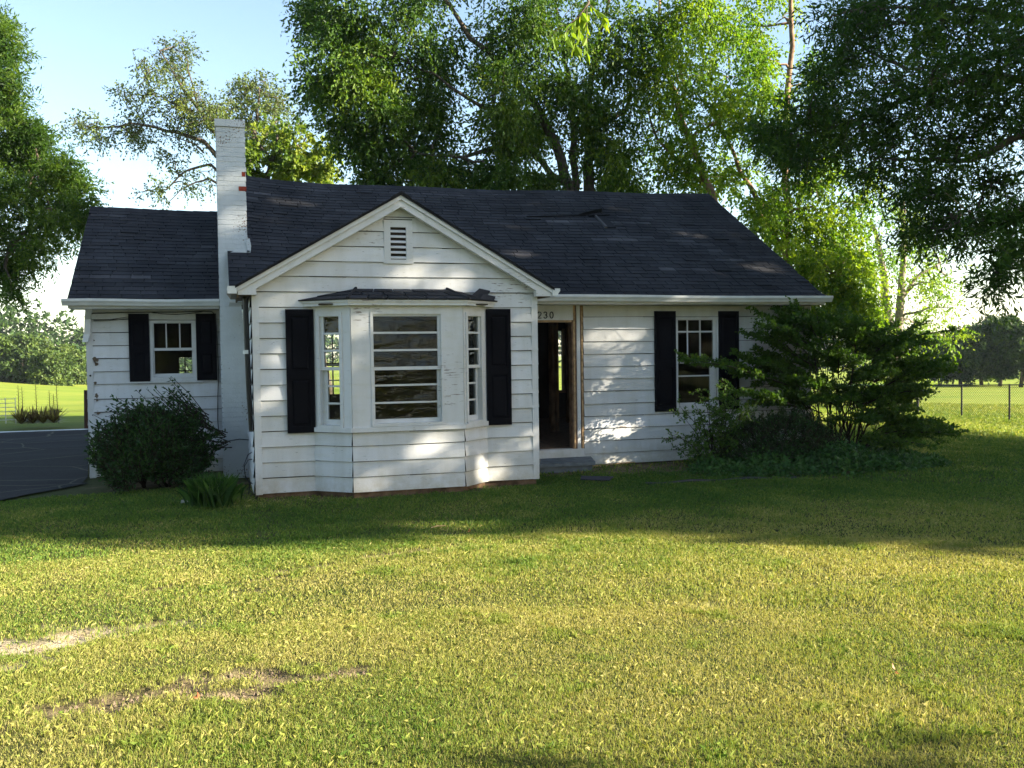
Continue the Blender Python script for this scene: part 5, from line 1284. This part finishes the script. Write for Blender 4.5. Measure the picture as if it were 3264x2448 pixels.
# ornamental grass tuft
b = gpt(-4.38, -1.95); root = tag(empty('grass_tuft', tuple(b)), 'arching green ornamental grass tuft left of the gable corner', 'ornamental grass')
V = []; Tt = []; F_n = []; Lp = []
for k in range(560):
    th = rng.uniform(0, 6.283); o_ = np.array([rng.normal(0, .10), rng.normal(0, .08), 0]); h = rng.uniform(.24, .52); sp_ = rng.uniform(.04, .52); d = np.array([math.cos(th), math.sin(th), 0]); s_ = np.array([-math.sin(th), math.cos(th), 0]) * .0042
    pts = [o_ + d * sp_ * t ** 1.7 + np.array([0, 0, h * (t * 1.6 - .8 * t ** 2.4)]) for t in (0, .35, .7, 1.0)]
    i = len(V) * 1; base_i = sum(len(v) for v in V)
    V.append(np.array([pts[0] - s_, pts[0] + s_, pts[1] + s_, pts[2] + s_ * .7, pts[3], pts[2] - s_ * .7, pts[1] - s_]))
    Lp += [base_i + q for q in range(7)]; F_n.append(7); Tt.append(rng.uniform(0, 1))
np_mesh('blades', np.concatenate(V), np.array(F_n), np.array(Lp), M['leaf_tuft'], root, attr={'tint': np.array(Tt)})

# spreading shrub with layered, almost level sprays
root, b, inv = shrub_root('spreading_shrub', 'large spreading shrub with layered dark branches at the right house corner', 'shrub', 5.45, -1.0)
wood = MB(); cr = Crown()
DB = 15.55
def spray(path, n, ln, t, lw=.040, ll=.062):
    path = [np.array(q, float) for q in path]
    wood.tube(path, np.linspace(.012, .004, len(path)), 4, cap=False)
    seg = np.array(path); cum = np.concatenate([[0], np.cumsum(np.linalg.norm(np.diff(seg, axis=0), axis=1))])
    for k in range(n):
        s_ = rng.uniform(.12, 1.0) * cum[-1]; P = np.array([np.interp(s_, cum, seg[:, q]) for q in range(3)])
        j = min(len(seg) - 2, int(np.searchsorted(cum, s_) - 1)); d = norm(seg[j + 1] - seg[max(j, 0)])
        lat = norm(np.cross(d, (0, 0, 1.0))) * rng.choice([-1, 1]); D = norm(d * .75 + lat * rng.uniform(.2, .9) + np.array([0, 0, rng.normal(.05, .12)]))
        L_ = ln * rng.uniform(.5, 1.2) * (1 - .35 * s_ / cum[-1])
        cr.add(*leaves_from_twigs(P[None], D[None], np.array([L_]), 8, ll, lw, .08, np.array([np.clip(t + rng.normal(0, .12), 0, 1)]), hang=.12, flat=.5))
roots_px = [(1800, 968), (1812, 965), (1838, 968), (1845, 962), (1795, 960)]
tips = [(1590, 762), (1600, 800), (1612, 720), (1625, 668), (1640, 755), (1655, 690), (1600, 845), (1480, 712 + 55), (1650, 860), (1690, 655), (1720, 662), (1740, 680), (1705, 720), (1680, 790), (1760, 690), (1800, 680), (1780, 740), (1830, 690), (1850, 700), (1880, 700), (1870, 740), (1900, 720), (1930, 735), (1960, 720), (1985, 700), (1995, 732), (2010, 765), (2040, 775), (2058, 788), (2010, 800), (1990, 830), (1985, 850), (1950, 880), (1980, 905), (2060, 935), (2030, 915), (2000, 925), (1960, 925), (1920, 900), (1890, 860), (1860, 800), (1900, 790), (1940, 780), (1740, 820), (1700, 850), (1730, 770), (1810, 770), (1840, 840), (1780, 860), (1660, 820), (1620, 780), (1900, 950), (1935, 955), (1870, 900), (1910, 840), (1960, 840), (2000, 770), (1950, 750)]
for k, (px, py) in enumerate(tips):
    dep = DB + rng.uniform(-.75, .85)
    tip = at(px, py, dep); r0 = at(*roots_px[k % 5], DB + rng.uniform(-.1, .1)); r0[2] = b[2] - .02
    hx = abs(px - 1820) / 240
    mid = r0 * .45 + tip * .55; mid[2] = r0[2] + (tip[2] - r0[2]) * (.80 - .06 * hx) ; mid[:2] = r0[:2] + (tip[:2] - r0[:2]) * (.34 + .08 * rng.random())
    p2 = mid * .45 + tip * .55; p2[2] += .06
    wood.tube(wob(r0, mid, 3, .03), np.linspace(.016, .008, 4) * (1 if k % 3 == 0 else .6), 5)
    spray([mid, p2, tip], 40, .34, .42 if px < 1900 else .5)
    for q in range(3):
        off = rng.normal(0, .22, 3); off[2] *= .22
        spray([mid + (p2 - mid) * .3, p2 + off * .6, tip + off + (mid - tip) * rng.uniform(.05, .3)], 26, .30, .42)
finish(root, inv, wood, cr, 'leaf_burn')

# dark mound, lighter young shrub, dry clump and ivy
root, b, inv = shrub_root('dark_mound_shrub', 'low dense almost black shrub between the window and the spreading shrub', 'shrub', 4.15, -1.15)
wood = MB(); cr = Crown(); c0 = b + np.array([.1, 0, .30])
for k in range(1000):
    u = norm(rng.normal(size=3)); u[2] = abs(u[2]) - .2
    lump = 1 + .16 * math.sin(5 * u[0] + 2 * u[1]) * math.cos(4 * u[1])
    P = c0 + u * np.array([1.05, .62, .66]) * lump * rng.uniform(.7, 1.0)
    if P[2] < b[2]: continue
    D = norm(u * .7 + np.array([0, 0, .5]) + rng.normal(size=3) * .5); sprig(P - D * .06, P + D * .13, 8, .055, .024, float(np.clip(rng.normal(.35, .2), 0, 1)), cr, wood)
for k in range(7): wood.tube([b + np.array([rng.uniform(-.3, .3), 0, -.05]), c0 + np.array([rng.uniform(-.7, .7), rng.uniform(-.3, .3), .2])], [.018, .007], 5)
finish(root, inv, wood, cr, 'leaf_laurel')

root, b, inv = shrub_root('young_shrub', 'loose lighter green shrub with thin arching branches under the right window', 'shrub', 3.05, -1.35)
wood = MB(); cr = Crown(); DL = 14.75
for k, (px, py) in enumerate([(1452, 940), (1470, 880), (1480, 905), (1500, 870), (1515, 845), (1530, 862), (1548, 835), (1565, 838), (1575, 860), (1590, 850), (1545, 880), (1560, 900), (1585, 890), (1600, 905), (1520, 900), (1500, 930), (1475, 950), (1535, 930), (1570, 935), (1610, 880), (1625, 900), (1480, 985), (1510, 1000), (1540, 990), (1500, 965), (1560, 970), (1530, 1020), (1590, 960), (1560, 1030), (1600, 1020), (1495, 1010)]):
    tip = at(px, py, DL + rng.uniform(-.3, .3)); r0 = at(1548 + rng.uniform(-14, 14), 1030, DL); r0[2] = b[2] - .02
    mid = r0 * .4 + tip * .6; mid[2] += .10
    pth = wob(r0, mid, 3, .03) + wob(mid, tip, 2, .04)[1:]
    wood.tube(pth, np.linspace(.010, .003, len(pth)), 4, cap=False)
    for q in range(16 if px > 1530 and py < 930 else 10):
        s_ = rng.uniform(.35, 1); P = pth[min(len(pth) - 1, int(s_ * len(pth)))] + rng.normal(0, .02, 3)
        D = norm((tip - mid) * .6 + rng.normal(size=3) * .35 + np.array([0, 0, .05]))
        L_ = rng.uniform(.12, .26); wood.tube([P, P + D * L_], [.004, .002], 3, cap=False)
        cr.add(*leaves_from_twigs(P[None], D[None], np.array([L_]), 10, .058, .032, .05, np.array([np.clip(rng.normal(.6, .2), 0, 1)]), hang=.1, flat=.5))
finish(root, inv, wood, cr, 'leaf_light')

# ivy spreading over the bed: countless small leaves
n = 15000; x = rng.uniform(2.3, 7.0, n); y = rng.uniform(-2.75, -.2, n)
edge = ((x - 4.75) / 2.25) ** 2 + ((y + 1.35) / 1.2) ** 2 + (vnoise(x, y, .5, 71) - .5) * .5
ok = edge < 1; x, y, edge = x[ok], y[ok], edge[ok]; n = len(x)
hh = .30 * np.clip(1 - edge, 0, 1) ** .6 * (.5 + vnoise(x, y, .4, 72)) + .02
P = np.stack([x, y, gz(x, y) + hh * rng.uniform(.2, 1, n)], 1); D = norm(rng.normal(size=(n, 3)) + np.array([0, -.5, .2]))
V, tt = leaves_from_twigs(P, D, np.full(n, .05), 1, .062, .055, 0, np.clip(.25 + .5 * vnoise(x, y, .3, 73) + rng.normal(0, .15, n), 0, 1), hang=.2, flat=.55)
tag(np_mesh('ivy', V, np.full(len(tt), 4), np.arange(len(V)), M['leaf_ivy'], attr={'tint': tt}), 'dark green ivy covering the bed at the foot of the shrubs', 'ivy', kind='stuff')

# edging strip, fallen shingle, white scraps, stick, fallen leaves
w = MB(); xs = np.linspace(1.35, 3.6, 14); pts = [(x_, -2.2 - .22 * (x_ - 1.35) / 2.2 + .05 * math.sin(x_ * 3), float(gz(x_, -2.3)) + .012 + .014 * math.sin(x_ * 7)) for x_ in xs]
w.tube(pts, .024, 7); lone(w, 'bed_edging', [M['black']], 'black plastic bed edging lying along the front of the shrub bed', 'edging')
w = MB(); z = float(gz(.75, -1.6)) + .03
w.hexa([(.62, -1.62, z), (.98, -1.82, z - .01), (1.10, -1.70, z + .02), (.70, -1.45, z + .02), (.62, -1.62, z + .012), (.98, -1.82, z + .002), (1.10, -1.70, z + .035), (.70, -1.45, z + .035)], 0, .8)
lone(w, 'fallen_shingle', [M['shingle']], 'grey fallen shingle lying in the grass before the concrete step', 'shingle')
w = MB(); p = at(400, 1103, 11.9); p[2] = float(gz(p[0], p[1])); w.hexa([p + q for q in np.array([(-.05, -.02, .02), (.05, -.01, .03), (.05, .03, .035), (-.05, .03, .03), (-.045, -.015, .05), (.045, -.01, .06), (.05, .025, .05), (-.04, .02, .055)])])
lone(w, 'paper_scrap', [M['trim']], 'small white scrap lying in front of the ornamental grass tuft', 'scrap')
w = MB(); p = at(945, 1128, 9.9); p[2] = float(gz(p[0], p[1])) + .03; w.tube([p + (-.07, 0, 0), p + (0, .01, .012), p + (.09, .0, .01)], [.005, .006, .004], 5)
lone(w, 'stick', [M['rawwood']], 'pale short stick on the shaded grass below the bay window', 'stick')
def fleaf(px, py, dep, s_, label):
    p = at(px, py, dep); p[2] = float(gz(p[0], p[1])) + .035
    V, tt = leaves_from_twigs(np.array([p]), norm(rng.normal(size=(1, 3))), np.array([.02]), 3, s_, s_ * .6, 0, np.array([.5]), hang=0, flat=.8, fold=.3)
    tag(np_mesh('fallen_leaf', V, np.full(len(tt), 4), np.arange(len(V)), M['leaf_red'], attr={'tint': tt}), label, 'leaf', 'fallen leaves on the lawn')
fleaf(428, 1552, 4.75, .03, 'rust brown fallen leaf left of centre near the front of the lawn')
fleaf(1930, 1535, 4.9, .03, 'orange brown fallen leaf at the right front of the lawn')
fleaf(1015, 1147, 9.6, .05, 'small brown fallen leaf in the shade edge below the bay')

# crumbs of soil on the worn spots
w = MB()
for cx, cy, a, b_, th in SOILY[:4] * 3 + SANDY[:1]:
    for k in range(36):
        u = rng.normal(0, .42, 2); x = cx + u[0] * a * math.cos(th) - u[1] * b_ * math.sin(th); y = cy + u[0] * a * math.sin(th) + u[1] * b_ * math.cos(th)
        s_ = rng.uniform(.004, .016); z = float(gz(x, y)) - .028 + s_ * .3
        q = [np.array([x, y, z]) + s_ * rng.uniform(.6, 1.3) * np.array(d) for d in ((1, 0, 0), (-.4, .9, 0), (-.5, -.85, 0), (.1, .1, 1))]
        for f in ((0, 1, 3), (1, 2, 3), (2, 0, 3)): w.face([q[i] for i in f], 0, .5)
tag(w.build('soil_crumbs', [M['soffit']], None), 'crumbs of dark soil on the worn patch at the left of the lawn', 'soil', kind='stuff')

# the evening air between the camera and the far trees
w = MB(); w.box(-915, 915, -915, 915, -9, 26)
hz = w.build('haze', [], None, attr=False)
hm = bpy.data.materials.new('haze_air'); hm.use_nodes = True; hn = hm.node_tree
hn.nodes.remove(hn.nodes['Principled BSDF'])
hv = hn.nodes.new('ShaderNodeVolumePrincipled'); hv.inputs['Color'].default_value = (0.78, 0.87, 1.0, 1); hv.inputs['Density'].default_value = 0.00018
hn.links.new(hv.outputs[0], hn.nodes['Material Output'].inputs['Volume'])
hz.data.materials.append(hm); tag(hz, kind='stuff')
